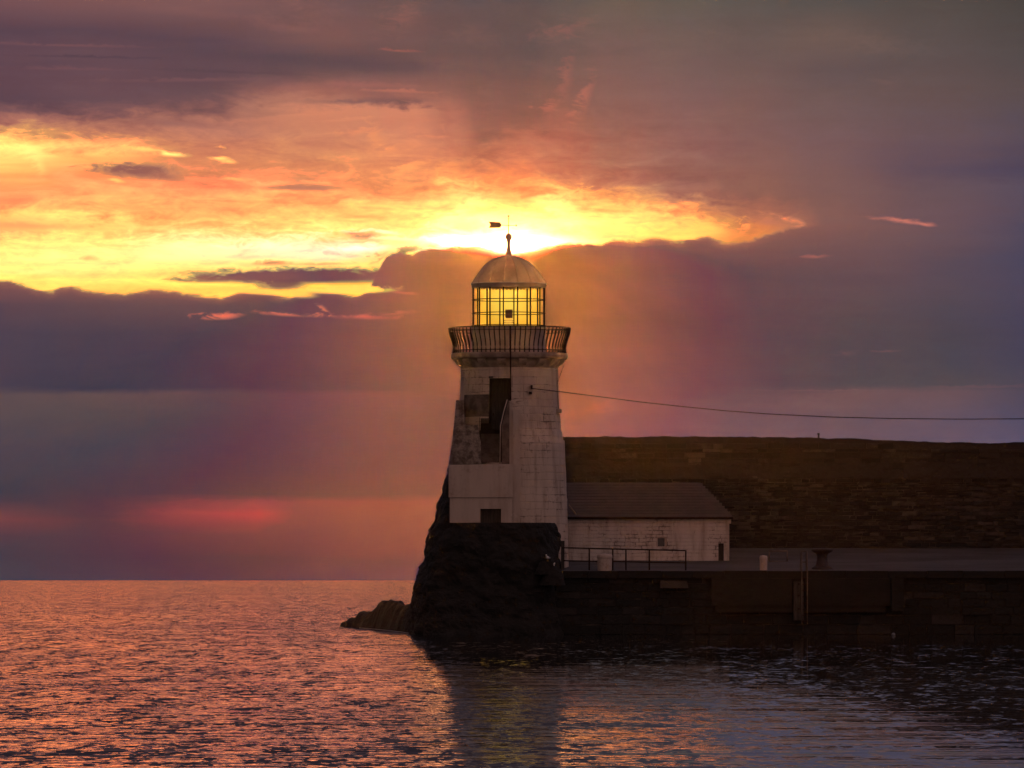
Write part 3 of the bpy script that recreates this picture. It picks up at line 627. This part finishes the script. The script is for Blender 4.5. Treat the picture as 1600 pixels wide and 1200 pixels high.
# ------------------------------------------------------------------ breakwater wall behind
YW = 260.0
def wtop(x):
    px = 800 + x*F/YW
    v = np.interp(px, [600, 880, 1100, 1280, 1360, 1450, 1520, 1600, 2600], [683, 682.5, 682, 683.5, 686.5, 690, 692, 691.5, 694])
    return Z(float(v), YW) + .05*noise.noise(Vector((x*.9, 0, 3))) + .025*noise.noise(Vector((x*3.3, 0, 8)))
XW0 = X(838, YW)
bw = thing('breakwater_wall', 'long dark rubble stone breakwater wall with a plain parapet behind the quay', 'sea wall', (20, YW, 2.6))
zmid = Z(748, YW)
core_ = MB(); core_.box(XW0, XR, YW + .06, YW + 3.2, -1.5, zmid + .05); core_.build('core', M['mortar'], bw)
random.seed(11)
stn = MB(); courses(stn, XW0, XR, 2.7, zmid + .1, YW, .07, .19, .18, .8, .06, .0)
courses(stn, XW0, XR, zmid + .1, Z(676, YW), YW + .06, .13, .26, .35, 1.1, .03, .0, ztop=lambda x: wtop(x) - .12)
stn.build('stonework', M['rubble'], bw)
pp = MB(); xs = [XW0 + (XR - XW0)*i/500 for i in range(501)]; vs = []; nz = 14
for x in xs:
    zt = wtop(x)
    for k in range(nz + 1):
        z = zmid + (zt - zmid)*k/nz; q_ = Vector((x, 0, z))
        vs.append((x, YW - .04 + .25*k/nz + .035*noise.noise(Vector((x*1.2, 0, z*3))) + .03*noise.noise(q_*4), z))
    vs.append((x, YW + 2.2, zt - .03)); vs.append((x, YW + 2.4, -1.0))
n1 = nz + 3
pp.add(vs, [(i*n1 + k, (i+1)*n1 + k, (i+1)*n1 + k + 1, i*n1 + k + 1) for i in range(500) for k in range(n1 - 1)])
pp.add([vs[k] for k in range(n1)], [tuple(range(n1))[::-1]])
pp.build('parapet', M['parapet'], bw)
sk = MB(); sk.box(-.035, .035, -.03, .03, 0, .30); sk.box(-.05, .04, -.03, .03, .24, .31)
so = sk.build('stake', M['dark_wood']); xs_ = X(1279, YW + .8); so.location = (xs_, YW + .8, wtop(xs_) - .10)
tag(so, 'tiny dark stake standing on top of the breakwater wall', 'stake')

# ------------------------------------------------------------------ lighthouse
YT = 250.0; S = YT/F                                      # metres in a pixel at the tower
def TZ(py): return EYE + (H0 - py)*S
TX = (796 - 800)*S
lh = thing('lighthouse', 'white stone lighthouse with a lit glass lantern and domed roof on dark rocks', 'lighthouse', (TX, YT, TZ(880)))
TC = (TX, YT, 0)
# shaft, with the stair doorway cut through it
prof = [(93,900),(92.5,880),(91.5,840),(90.5,800),(90.4,780),(89.5,777),(88.5,740),(87.5,724),(86.5,700),(86,689),(83.5,687),(82.5,675),(80.5,673),(80,663),(79.5,655),(78,640),(77,620),(76.2,593),(75.8,575)]
A = lambda px, r: math.asin(max(-1, min(1, (px - 796)/r)))
dl, dr = A(766, 76), A(798.5, 76)
dl2 = A(751, 82)
nA_ = 180; q0 = 2*PI/nA_
def skip(a, z):
    if a > PI: a -= 2*PI
    py = H0 - (z - EYE)/S
    if 593 < py < 655 and dl < a < dr + q0*.4: return True
    return 655 <= py < 724 and dl2 < a < dr + q0*.4
pr = [(r*S, TZ(py)) for r, py in prof]
MB().lathe(pr, nA_, TC, skip=skip).build('shaft', M['white_tower'], lh)
def cyl_wall(px, rpx, y_in, z0, z1, mb):                   # a reveal going in from the shaft surface
    x = TX + (px - 796)*S; yo = YT - math.sqrt((rpx*S)**2 - (x - TX)**2)
    mb.box(x - .01, x + .01, yo + .01, YT - .4, z0, z1)
ii = MB()
cyl_wall(764.5, 76, 0, TZ(657), TZ(590), ii); cyl_wall(800, 77, 0, TZ(726), TZ(590), ii); cyl_wall(749.5, 84, 0, TZ(726), TZ(654), ii)
ii.box(TX - 1.2, TX + .12, YT - .55, YT - .5, TZ(726), TZ(588))
ii.box(TX - .8, TX + .12, YT - 1.80, YT - .5, TZ(592.5), TZ(590)); ii.box(TX - 1.2, TX + .12, YT - 1.75, YT - .5, TZ(727), TZ(724.5))
ii.build('stair_well', M['interior'], lh)
# steps climbing to the doorway
sp = MB()
for k in range(6):
    z1 = TZ(724) + .0 + (k+1)*.19
    sp.box(TX - 1.12, TX - .34, YT - 2.05 + k*.25, YT - .6, TZ(724), z1)
sp.build('steps', M['plaster_dark'], lh)
dd = MB(); dd.box(TX - .70, TX + .02, YT - 1.15, YT - 1.08, TZ(672), TZ(594)); door = dd.build('door', M['dark_wood'], lh)
hh = MB(); hh.tube([(TX - .62, YT - 1.2, TZ(650)), (TX - .62, YT - 1.2, TZ(646))], .02); hh.build('handle', M['iron'], door)
# stair enclosure in front
YF = 247.25; SF = YF/F
FX = lambda px: X(px, YF); FZ = lambda py: Z(py, YF)
e1 = MB(); e1.box(FX(701), FX(801), YF, YF + .28, FZ(777), FZ(726))
e1.box(FX(702.5), FX(801), YF + .06, YF + .28, FZ(822), FZ(796.01)); 
e1 = MB(); e1.prism([(FX(701), FZ(777)), (FX(801.5), FZ(777)), (FX(801.5), FZ(725)), (FX(701), FZ(726))], YF, YF + .30)
e1.build('stair_front', M['white_plain'], lh)
e2 = MB(); yb = YF + .05
e2.box(FX(703), FX(750.5), yb, yb + .3, FZ(822), FZ(777.1)); e2.box(FX(783), FX(801), yb, yb + .3, FZ(822), FZ(777.1)); e2.box(FX(750.6), FX(782.9), yb, yb + .3, FZ(795), FZ(777.1))
e2.build('lower_front', M['white_plain'], lh)
e3 = MB(); e3.box(FX(751), FX(783), yb + .22, yb + .30, FZ(822), FZ(795.2)); e3.build('hatch', M['dark_wood'], lh)
e4 = MB(); e4.box(FX(801.6), FX(812), YF + .22, YF + 1.0, FZ(822), FZ(640)); e4.box(FX(796), FX(801.5), YF + .32, YF + 1.2, FZ(724.8), FZ(626))
e4.build('pilaster', M['white_plain'], lh)
# broken parapet, left of the steps, thick rough render
e5 = MB()
e5.prism([(FX(712.5), FZ(625)), (FX(724.5), FZ(625)), (FX(726), FZ(663)), (FX(746.5), FZ(663.5)), (FX(751), FZ(690)), (FX(751.5), FZ(725)), (FX(701.5), FZ(725)), (FX(706), FZ(692)), (FX(709.5), FZ(662))], YF + .04, YF + .5)
e5.prism([(FX(712.5), FZ(625)), (FX(721), FZ(625)), (FX(721), FZ(725)), (FX(701.5), FZ(725)), (FX(706), FZ(692)), (FX(709.5), FZ(662))], YF + .52, YF + 2.2)
e5.build('broken_parapet', M['rough_render'], lh)
e6 = MB(); e6.box(FX(701.5), FX(801), YF + .32, YF + 2.6, FZ(822), FZ(727)); e6.build('stair_base', M['plaster_dark'], lh)
e7 = MB(); e7.prism([(FX(784), FZ(725)), (FX(784), FZ(665)), (FX(794.5), FZ(625)), (FX(796), FZ(625)), (FX(796), FZ(725))], YF + .35, YF + .48)
e7.build('side_panel', M['plaster_dark'], lh)
e8 = MB(); e8.tube([(FX(781), YF + .3, FZ(726)), (FX(782), YF + .3, FZ(665)), (FX(787), YF + .32, FZ(643)), (FX(792.5), YF + .33, FZ(624))], .022)
e8.build('handrail', M['white_plain'], lh)
MB().lathe([(79.6*S, TZ(663)), (79.0*S, TZ(645)), (78.0*S, TZ(625)), (77.4*S, TZ(618))], 20, TC, A(725, 78), A(765, 76.5)).build('recess_shade_patch', M['recess_shade'], lh)  # thin dark sheet on the shaft that paints in the recess shade
# gallery: slab, bell moulding, corbels
MB().lathe([(60*S, TZ(552.5)), (90.5*S, TZ(552.5)), (91.3*S, TZ(555)), (91.3*S, TZ(560)), (89*S, TZ(562)), (82*S, TZ(562.5)), (79.5*S, TZ(567)), (77*S, TZ(573)), (75.9*S, TZ(576)), (75*S, TZ(577))], 96, TC).build('gallery_slab', M['gallery'], lh)
cb = MB(); w = .16
cb.add([(x, y, z) for x in (-w, w) for y, z in ((-86.5*S, TZ(562)), (-86.5*S, TZ(565)), (-83*S, TZ(569.5)), (-77*S, TZ(573)), (-74*S, TZ(573)), (-74*S, TZ(562)))],
       [(0,1,2,3,4,5)[::1], (11,10,9,8,7,6), (0,6,7,1), (1,7,8,2), (2,8,9,3), (3,9,10,4), (4,10,11,5), (5,11,6,0)])
c0 = cb.build('corbel', M['gallery'], lh); c0.location = (0, 0, -lh.location.z)
for k in range(16):
    c = c0 if k == 0 else c0.copy()
    if k: C.objects.link(c); c.parent = lh
    c.rotation_euler = (0, 0, math.radians(-8.3 + 22.5*k))
# railing
rl = MB(); prr = [(95.3*S, TZ(513.5)), (95.3*S, TZ(511.9)), (93.6*S, TZ(511.9)), (93.6*S, TZ(513.5)), (95.3*S, TZ(513.5))]
rl.lathe(prr, 96, TC)
rail = rl.build('railing', M['iron'], lh)
def ring(r, py, t, h, n=96): return [((r+t)*S, TZ(py+h)), ((r+t)*S, TZ(py-h)), ((r-t)*S, TZ(py-h)), ((r-t)*S, TZ(py+h)), ((r+t)*S, TZ(py+h))]
MB().lathe(ring(94.2, 518, .6, .55), 96, TC).build('upper_ring', M['iron'], rail)
MB().lathe(ring(88, 548.6, .8, .7), 96, TC).build('lower_ring', M['iron'], rail)
bl = MB(); bl.tube([(0, -r*S, TZ(py)) for r, py in ((95,512.5),(94.6,517),(94,521),(92,527),(90.2,532),(88.6,537),(87.8,542),(87.8,547),(88,553))], .024, 5)
b0 = bl.build('baluster', M['iron'], rail); base = parent_loc(rail); b0.location = (TX - base.x, YT - base.y, -base.z)
for k in range(72):
    b = b0 if k == 0 else b0.copy()
    if k: C.objects.link(b); b.parent = rail
    b.rotation_euler = (0, 0, 2*PI*(k + .1)/72)
# lantern drum, glazing and dome
LC = (TX - 1.2*S, YT, 0)
drum = MB().lathe([(57.6*S, TZ(554)), (57.6*S, TZ(512.5)), (58.6*S, TZ(512)), (58.6*S, TZ(510.2)), (56*S, TZ(510))], 64, LC).build('lantern_drum', M['lantern_paint'], lh)
MB().lathe([(56*S, TZ(510.2)), (.01, TZ(510.1))], 64, LC).build('lantern_floor', M['interior'], lh)
fr = MB(); rg = 56.6
def lring(mb, py, h=.55, t=.9): mb.lathe([((rg+t)*S, TZ(py+h)), ((rg+t)*S, TZ(py-h)), ((rg-t)*S, TZ(py-h)), ((rg-t)*S, TZ(py+h)), ((rg+t)*S, TZ(py+h))], 64, LC)
lring(fr, 468.6, .6); lring(fr, 489.6, .6); lring(fr, 509, .6)
frame = fr.build('glazing_frame', M['iron'], lh); base = parent_loc(frame)
mu = MB(); mu.box(-.022, .022, -(rg + .9)*S, -(rg - .9)*S, TZ(510), TZ(449)); m0 = mu.build('mullion', M['iron'], frame); m0.location = (LC[0] - base.x, YT - base.y, -base.z)
for k in range(16):
    m_ = m0 if k == 0 else m0.copy()
    if k: C.objects.link(m_); m_.parent = frame
    m_.rotation_euler = (0, 0, math.radians(-8.3 + 22.5*k))
# corner posts of the round lantern, seen edge on
MB().lathe([(rg*S - .01, TZ(510)), (rg*S - .01, TZ(449.5))], 48, LC).build('lantern_glass', M['glass'], lh)
MB().lathe([(57.6*S, TZ(510)), (57.6*S, TZ(449))], 48, LC, math.radians(118), math.radians(242)).build('lit_screen', M['lit_yellow'], lh)
for a_, b_ in ((96, 122), (238, 264)): MB().lathe([(57.6*S, TZ(510)), (57.6*S, TZ(449))], 12, LC, math.radians(a_), math.radians(b_)).build('sky_glow_strip', M['sky_orange'], lh)  # added glowing strips, painting the sky seen at the lantern's sides
MB().lathe([(57*S, TZ(450.5)), (57.6*S, TZ(450.3)), (57.8*S, TZ(445)), (59.2*S, TZ(444.6)), (59.2*S, TZ(443)), (57.5*S, TZ(442.6))], 64, LC).build('cornice', M['lantern_paint'], lh)
dp = [(58,443.2),(56.3,439.5),(53.6,435),(49.5,428.5),(45.6,423.5),(41.6,418.6),(37,414),(32,410),(26.5,406.4),(20.5,403.4),(13,401),(6.5,399.6),(4.6,397),(3.6,392),(2.8,386),(2.8,380),(3.2,376),(4.6,373.5),(5.3,370.6),(4.8,367.8),(3,365.6),(1.2,364.6)]
dm = MB().lathe([(r*S, TZ(py)) for r, py in dp], 64, LC); dome = dm.build('dome', M['dome_metal'], lh); base = parent_loc(dome)
rb = MB(); rb.tube([(0, -(r + .35)*S, TZ(py)) for r, py in dp[:12]], .018, 4); r0 = rb.build('rib', M['dome_metal'], dome); r0.location = (LC[0] - base.x, YT - base.y, -base.z)
for k in range(16):
    r_ = r0 if k == 0 else r0.copy()
    if k: C.objects.link(r_); r_.parent = dome
    r_.rotation_euler = (0, 0, math.radians(-8.3 + 22.5*k))
vn = MB(); vx = (794.6 - 800)*S; vn.tube([(vx, YT, TZ(365)), (vx, YT, TZ(339))], .016, 6); vn.ball((vx, YT, TZ(337.6)), 1.5*S, 8)
vane = vn.build('weather_vane', M['brass'], lh)
ar = MB(); ar.tube([((783 - 800)*S, YT, TZ(351.8)), ((806 - 800)*S, YT, TZ(352.2))], .012, 6); ar.ball(((806.5 - 800)*S, YT, TZ(352.2)), 1.5*S, 8)
ar.build('pointer', M['brass'], vane)
tl = MB(); tl.prism([((a - 800)*S, TZ(b)) for a, b in ((763,346.2),(781,347.2),(784,351.6),(781.5,355.8),(763.5,356),(766.5,351))], YT - .012, YT + .012)
tl.build('tail', M['brass'], vane)
# the lamp
lp = MB(); lp.box((789.5 - 800)*S, (801 - 800)*S, YT - .25, YT + .05, TZ(497), TZ(484)); lp.box((793 - 800)*S, (797 - 800)*S, YT - .1, YT, TZ(510), TZ(497))
lamp = lp.build('lamp', M['brass'], lh)
ln = MB()
for py in (499, 502, 505.5, 508): ln.lathe([(5*S, TZ(py+1.6)), (7*S, TZ(py)), (5*S, TZ(py-1.6))], 20, ((795.2 - 800)*S, YT, 0))
ln.build('lens', M['lens'], lamp)
lc = MB()
for py in (500.7, 504, 507): lc.lathe(([(7.4*S, TZ(py+.3)), (7.4*S, TZ(py-.3))]), 20, ((795.2 - 800)*S, YT, 0))
lc.build('lens_bands', M['iron'], lamp)
pl_d = bpy.data.lights.new('lantern_light', 'POINT'); pl_d.energy = 3; pl_d.color = (1, .62, .18); pl_d.shadow_soft_size = .3
pl = bpy.data.objects.new('lantern_light', pl_d); C.objects.link(pl); pl.location = ((795 - 800)*S, YT - .1, TZ(476))
# conductor, pipes and brackets on the shaft
cd = MB(); yv = YT - 91*S - .12
cd.tube([((797.8 - 800)*S, yv, TZ(513)), ((797.8 - 800)*S, yv, TZ(562)), ((797.8 - 800)*S, YT - 77*S - .05, TZ(576)), ((798.2 - 800)*S, YT - 77*S - .05, TZ(626))], .028)
cd.build('down_pipe', M['iron'], lh)
cd = MB(); cd.tube([((818 - 800)*S, YT - 72*S, TZ(585)), ((818 - 800)*S, YT - 73*S - .03, TZ(628)), ((806 - 800)*S, YT - 76*S - .03, TZ(630))], .014); cd.build('conduit', M['gallery'], lh)
cd = MB(); cd.tube([((870.8 - 800)*S, YT - .6, TZ(595)), ((872.4 - 800)*S, YT - .6, TZ(640))], .022); cd.box((869 - 800)*S, (877.5 - 800)*S, YT - .75, YT - .45, TZ(646), TZ(640)); cd.build('side_bracket', M['gallery'], lh)
cd = MB(); cd.box((829 - 800)*S, (832 - 800)*S, YT - 72*S - .12, YT - 67*S, TZ(610), TZ(604)); cd.box((826 - 800)*S, (831 - 800)*S, YT - 73*S - .05, YT - 69*S, TZ(618), TZ(614)); cd.build('cable_anchor', M['iron'], lh)
stay = MB(); stay.tube([W(881, 571, YT - .6), W(871.6, 596, YT - .6)], .010, 4); stay.build('stay_wire', M['iron'], lh)

# ------------------------------------------------------------------ overhead wire and the pole that carries it
wpx = [(831,607),(872,611.6),(933,619.3),(1000,628),(1060,634.6),(1130,641.5),(1200,646.8),(1300,651.6),(1400,654),(1500,654.9),(1600,654.4),(1700,652.5),(1800,649.5),(1900,645),(2000,639)]
wp = [W(a, b, 248.1 + (a - 831)*.004) for a, b in wpx]
tag(MB().tube(wp, .019, 6).build('overhead_wire', M['iron']), 'thin sagging black wire running from the lighthouse across the sky to the right', 'wire')
pe = wp[-1]
pole = thing('utility_pole', 'tall dark timber pole on the quay holding the far end of the wire', 'pole', (pe[0], pe[1] + .15, qz(pe[1])))
MB().tube([(pe[0], pe[1] + .15, 1.5), (pe[0], pe[1] + .15, pe[2] + .4)], [.15, .11], 12).build('mast', M['dark_wood'], pole)
MB().box(pe[0] - .5, pe[0] + .5, pe[1] - .01, pe[1] + .04, pe[2] - .05, pe[2] + .07).build('crossarm', M['dark_wood'], pole)

# ------------------------------------------------------------------ store building
YB = 253.0; BX = lambda px: X(px, YB); BZ = lambda py: Z(py, YB)
hs = thing('store_building', 'low white peeling stone store with a dark hipped roof beside the lighthouse', 'building', (BX(1015), YB, BZ(880)))
zb, ze, zr = BZ(890), BZ(807), Z(754, 256.2)
wl = MB(); wx0, wx1, wz0, wz1 = BX(1026), BX(1042), BZ(855.5), BZ(839)
dx0, dx1, dz1 = BX(1122.5), BX(1131), BZ(849)
for a, b, c, d in [(BX(884), wx0, zb, ze), (wx1, dx0, zb, ze), (dx1, BX(1139.5), zb, ze), (wx0, wx1, zb, wz0), (wx0, wx1, wz1, ze), (dx0, dx1, dz1, ze)]:
    wl.box(a, b, YB, YB + .35, c, d)
wl.box(BX(1139.5) - .35, BX(1139.5), YB + .352, 259.9, zb, ze)
wl.prism([(BX(1139.6), BZ(818)), (BX(1142.5), BZ(818)), (BX(1142.5), BZ(810)), (BX(1139.6), BZ(810))], YB + .02, YB + .3)
wl.build('wall', M['white_house'], hs)
ex, ey = .14, .16
rf = MB(); e0 = (BX(884), YB - ey, ze - .02); e1_ = (BX(1139.5) + ex, YB - ey, ze - .02); e2_ = (BX(1139.5) + ex, 260, ze - .02)
rx = X(1094, 256.2); r0_ = (BX(884), 256.4, zr); r1_ = (rx, 256.4, zr); eb = (BX(884), 260, ze - .02)
th = .09
vs = [e0, e1_, e2_, r0_, r1_, eb]; vs += [(a, b, c - th) for a, b, c in vs]
rf.add(vs, [(0,1,4,3), (1,2,4), (3,4,2,5), (0,6,7,1), (1,7,8,2), (6,9,10,7), (7,10,8), (9,11,8,10), (0,3,9,6), (3,5,11,9)])
roof = rf.build('roof', M['roof'], hs)
cs = MB(); vs0 = Vector(e0); dxr = Vector(r0_) - vs0
for k in range(1, 12):                                     # slate courses: thin laps on the front slope
    t = k/12; a = vs0 + dxr*t; xr = e1_[0] + (r1_[0] - e1_[0])*t
    cs.add([(a.x, a.y - .02, a.z + .004), (xr, a.y - .02, a.z + .004), (xr, a.y - .02, a.z + .012), (a.x, a.y - .02, a.z + .012), (a.x, a.y + .16, a.z + .10), (xr, a.y + .16, a.z + .10)], [(0,1,2,3), (3,2,5,4)])
cs.build('slate_courses', M['roof'], roof)
MB().tube([(BX(884), YB - ey - .05, ze - .06), (BX(1139.5) + ex, YB - ey - .05, ze - .06)], .05, 8).build('gutter', M['iron'], hs)
MB().tube([(X(889, 252.6), 252.6, Z(789, 252.6)), (X(900, 252.6), 252.6, Z(804, 252.6))], .03, 5).build('flashing', M['gallery'], hs)
wf = MB(); t = .045
for a, b, c, d in [(wx0, wx0 + t, wz0, wz1), (wx1 - 2*t, wx1, wz0, wz1), (wx0 + t, wx1 - 2*t, wz1 - t, wz1), (wx0 + t, wx1 - 2*t, wz0, wz0 + t)]:
    wf.box(a, b, YB + .06, YB + .14, c, d)
win = wf.build('window', M['white_plain'], hs)
MB().box(wx0 + t, wx1 - 2*t, YB + .10, YB + .12, wz0 + t, wz1 - t).build('pane', M['pane'], win)
dr_ = MB().box(dx0, dx1, YB + .14, YB + .2, zb, dz1).build('door', M['dark_wood'], hs)
MB().tube([(dx0 + .04, YB + .12, zb + .9), (dx0 + .04, YB + .12, zb + 1.0)], .012).build('handle', M['iron'], dr_)

# ------------------------------------------------------------------ things on the quay
YR = 248.0
rg_ = thing('railing', 'rusty iron handrail with five posts on the quay before the white store', 'railing', (X(980, YR), YR, qz(YR)))
RX = lambda px: X(px, YR); RZ = lambda py: Z(py, YR)
MB().tube([(RX(878), YR, RZ(855.8)), (RX(1071.5), YR, RZ(860.4))], .026, 8).build('top_rail', M['iron'], rg_)
MB().tube([(RX(880), YR, RZ(876)), (RX(1071.5), YR, RZ(879.4))], .022, 8).build('middle_rail', M['iron'], rg_)
for px in (920.7, 957.4, 978, 1014.6, 1071.5):
    zt = RZ(855.8 + (px - 878)*4.6/193.5)
    MB().tube([(RX(px), YR, qz(YR) - .05), (RX(px), YR, zt + .01)], .03, 8).build('post', M['iron'], rg_)
p5 = MB(); p5.box(X(876.5, 248.4), X(882, 248.4), 248.3, 248.45, qz(248.4) - .1, Z(845, 248.4)); po = p5.build('gate_post', M['dark_wood'])
tag(po, 'thick dark upright post at the foot of the tower, left end of the handrail', 'post')
def bollard(px, top, bot, r, Y, label):
    o = thing('bollard', label, 'bollard', (X(px, Y), Y, qz(Y)), 'white mooring bollards')
    h = (bot - top)*Y/F + .05
    MB().lathe([(r*.98, -.05), (r, .03), (r*1.02, h*.5), (r*1.04, h*.85), (r*1.04, h), (r*.9, h + .035), (.01, h + .06)], 28, (X(px, Y), Y, qz(Y))).build('drum', M['white_plain'], o)
    MB().lathe([(r*1.045, h - .14), (r*1.09, h - .12), (r*1.09, h - .03), (r*1.05, h - .01)], 28, (X(px, Y), Y, qz(Y))).build('rim', M['white_plain'], o)
bollard(944.8, 872, 894, .275, 247.95, 'wide white bollard standing behind the rusty handrail')
bollard(1193, 873, 892, .145, 248.0, 'narrow white bollard standing alone on the open quay')
# red mooring post with a broad cap
YM = 248.6; mx = X(1284.5, YM); mz = qz(YM)
mp_ = thing('mooring_post', 'large rusty red iron mooring post with a broad mushroom cap', 'mooring post', (mx, YM, mz))
MB().lathe([(.40, -.03), (.40, .05), (.33, .09), (.25, .16), (.21, .35), (.20, .52), (.24, .60)], 28, (mx, YM, mz)).build('shaft', M['red_paint'], mp_)
MB().lathe([(.24, .60), (.36, .66), (.42, .72), (.42, .765), (.30, .80), (.01, .82)], 28, (mx, YM, mz)).build('cap', M['red_paint'], mp_)
# ladder hoops at the quay edge
ld = thing('quay_ladder', 'grey iron ladder with looped handrails over the quay edge by the red mooring post', 'ladder', (X(1257, 247.2), 247.2, 2.44))
for px in (1252.8, 1261.2):
    x = X(px, 246.9)
    MB().tube([(x, 246.82, .4), (x, 246.82, 2.5), (x, 246.95, Z(864, 247)), (x, 247.1, Z(861, 247)), (x, 247.5, Z(861.5, 247)), (x, 247.7, Z(866, 247)), (x, 247.75, 2.42)], .022, 6).build('side_rail', M['plaster_dark'], ld)
for k in range(9):
    z = .5 + k*.24; MB().tube([(X(1252.8, 246.9), 246.82, z), (X(1261.2, 246.9), 246.82, z)], .014, 5).build('rung', M['iron'], ld)
MB().tube([(X(1252.8, 247), 247.3, Z(861.4, 247)), (X(1261.2, 247), 247.3, Z(861.4, 247))], .02, 5).build('rung', M['plaster_dark'], ld)
MB().tube([(X(1252.8, 247), 247.72, Z(878, 247)), (X(1261.2, 247), 247.72, Z(878, 247))], .02, 5).build('rung', M['plaster_dark'], ld)
# low pipe frame by the wall
YP = 252.5
pf = thing('pipe_frame', 'low brown pipe barrier on the quay between the narrow bollard and the ladder', 'barrier', (X(1216, YP), YP, qz(YP)))
for px in (1202, 1230): MB().tube([(X(px, YP), YP, qz(YP) - .05), (X(px, YP), YP, Z(861, YP))], .028, 6).build('post', M['plaster_dark'], pf)
MB().tube([(X(1202, YP), YP, Z(861, YP)), (X(1230, YP), YP, Z(861, YP))], .028, 6).build('top_rail', M['plaster_dark'], pf)
MB().tube([(X(1202, YP), YP, Z(877, YP)), (X(1230, YP), YP, Z(877, YP))], .02, 6).build('lower_rail', M['plaster_dark'], pf)
# gulls
def gull(loc, rot, label):
    body = [(-.30, .02, .012), (-.24, .03, .03), (-.14, .045, .05), (-.02, .06, .072), (.08, .08, .074), (.14, .11, .055), (.175, .155, .036), (.20, .19, .042), (.225, .20, .036), (.25, .197, .014)]
    mb = MB(); mb.tube([(x, 0, z + .12) for x, z, r in body], [r for x, z, r in body], 10)
    o = mb.build('gull', M['gull_white']); o.location = loc; o.rotation_euler = (0, 0, rot); o.scale = (.75,)*3; tag(o, label, 'gull', 'gulls on the rocks')
    for s in (-1, 1):
        w = MB(); w.tube([(-.36, s*.02, .13), (-.2, s*.05, .17), (-.05, s*.066, .185), (.07, s*.06, .19)], [.006, .028, .036, .012], 8); w.build('wing', M['gull_grey'], o).location = (0, 0, 0)
        l = MB(); l.tube([(.0, s*.025, 0), (.005, s*.025, .09)], .008, 5); l.box(-.01, .05, s*.025 - .015, s*.025 + .015, -.004, .006); l.build('leg', M['yellow'], o).location = (0, 0, 0)
    b = MB(); b.tube([(.245, 0, .317), (.275, 0, .314), (.30, 0, .306)], [.013, .010, .003], 6); b.build('beak', M['yellow'], o).location = (0, 0, 0)
    return o
G1 = W(855.7, 877, 246.0); G2 = W(863, 890, 245.95)
gull(G1, math.radians(250), 'white gull on the dark ledge, upper of the two')
gull(G2, math.radians(-60), 'white gull on the dark ledge, lower of the two')
lg = MB(); lg.add(*loft([(G1[2], G1[0] - .3, G1[0] + .3, 245.8, 246.6), (G1[2] - .5, G1[0] - .5, G1[0] + .4, 245.7, 246.6)], .06, 40, .05, 1., 3., fine=.03))
lg.add(*loft([(G2[2], G2[0] - .25, G2[0] + .35, 245.75, 246.6), (G2[2] - .6, G2[0] - .5, G2[0] + .5, 245.7, 246.6)], .06, 40, .05, 7., 3., fine=.03))
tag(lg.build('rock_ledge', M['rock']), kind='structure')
# buoy
bx, by = X(1396, 243), 243.0
bu = thing('buoy', 'small pale round buoy floating on the dark water below the quay', 'buoy', (bx, by, 0))
MB().ball((bx, by, .04), .075, 14).build('float', M['buoy'], bu)
MB().lathe([(.015, .11), (.015, .13), (.025, .135), (.015, .15)], 8, (bx, by, 0)).build('ring', M['iron'], bu)

# ------------------------------------------------------------------ sea haze: thin, even, lights up towards the low sun
hm = bpy.data.materials.new('sea_haze'); hm.use_nodes = True; hm.node_tree.nodes.clear()
hn = Nd(hm.node_tree); pv = hn.node('ShaderNodeVolumePrincipled'); ho = hn.node('ShaderNodeOutputMaterial'); hn.l.new(pv.outputs[0], ho.inputs['Volume'])
pv.inputs['Color'].default_value = (1.0, .80, .66, 1); pv.inputs['Density'].default_value = HAZE; pv.inputs['Anisotropy'].default_value = HG
hz = MB().box(-1420, 1420, -220, FAR + 20, -2.6, 16.9).build('haze', hm); tag(hz, kind='stuff')
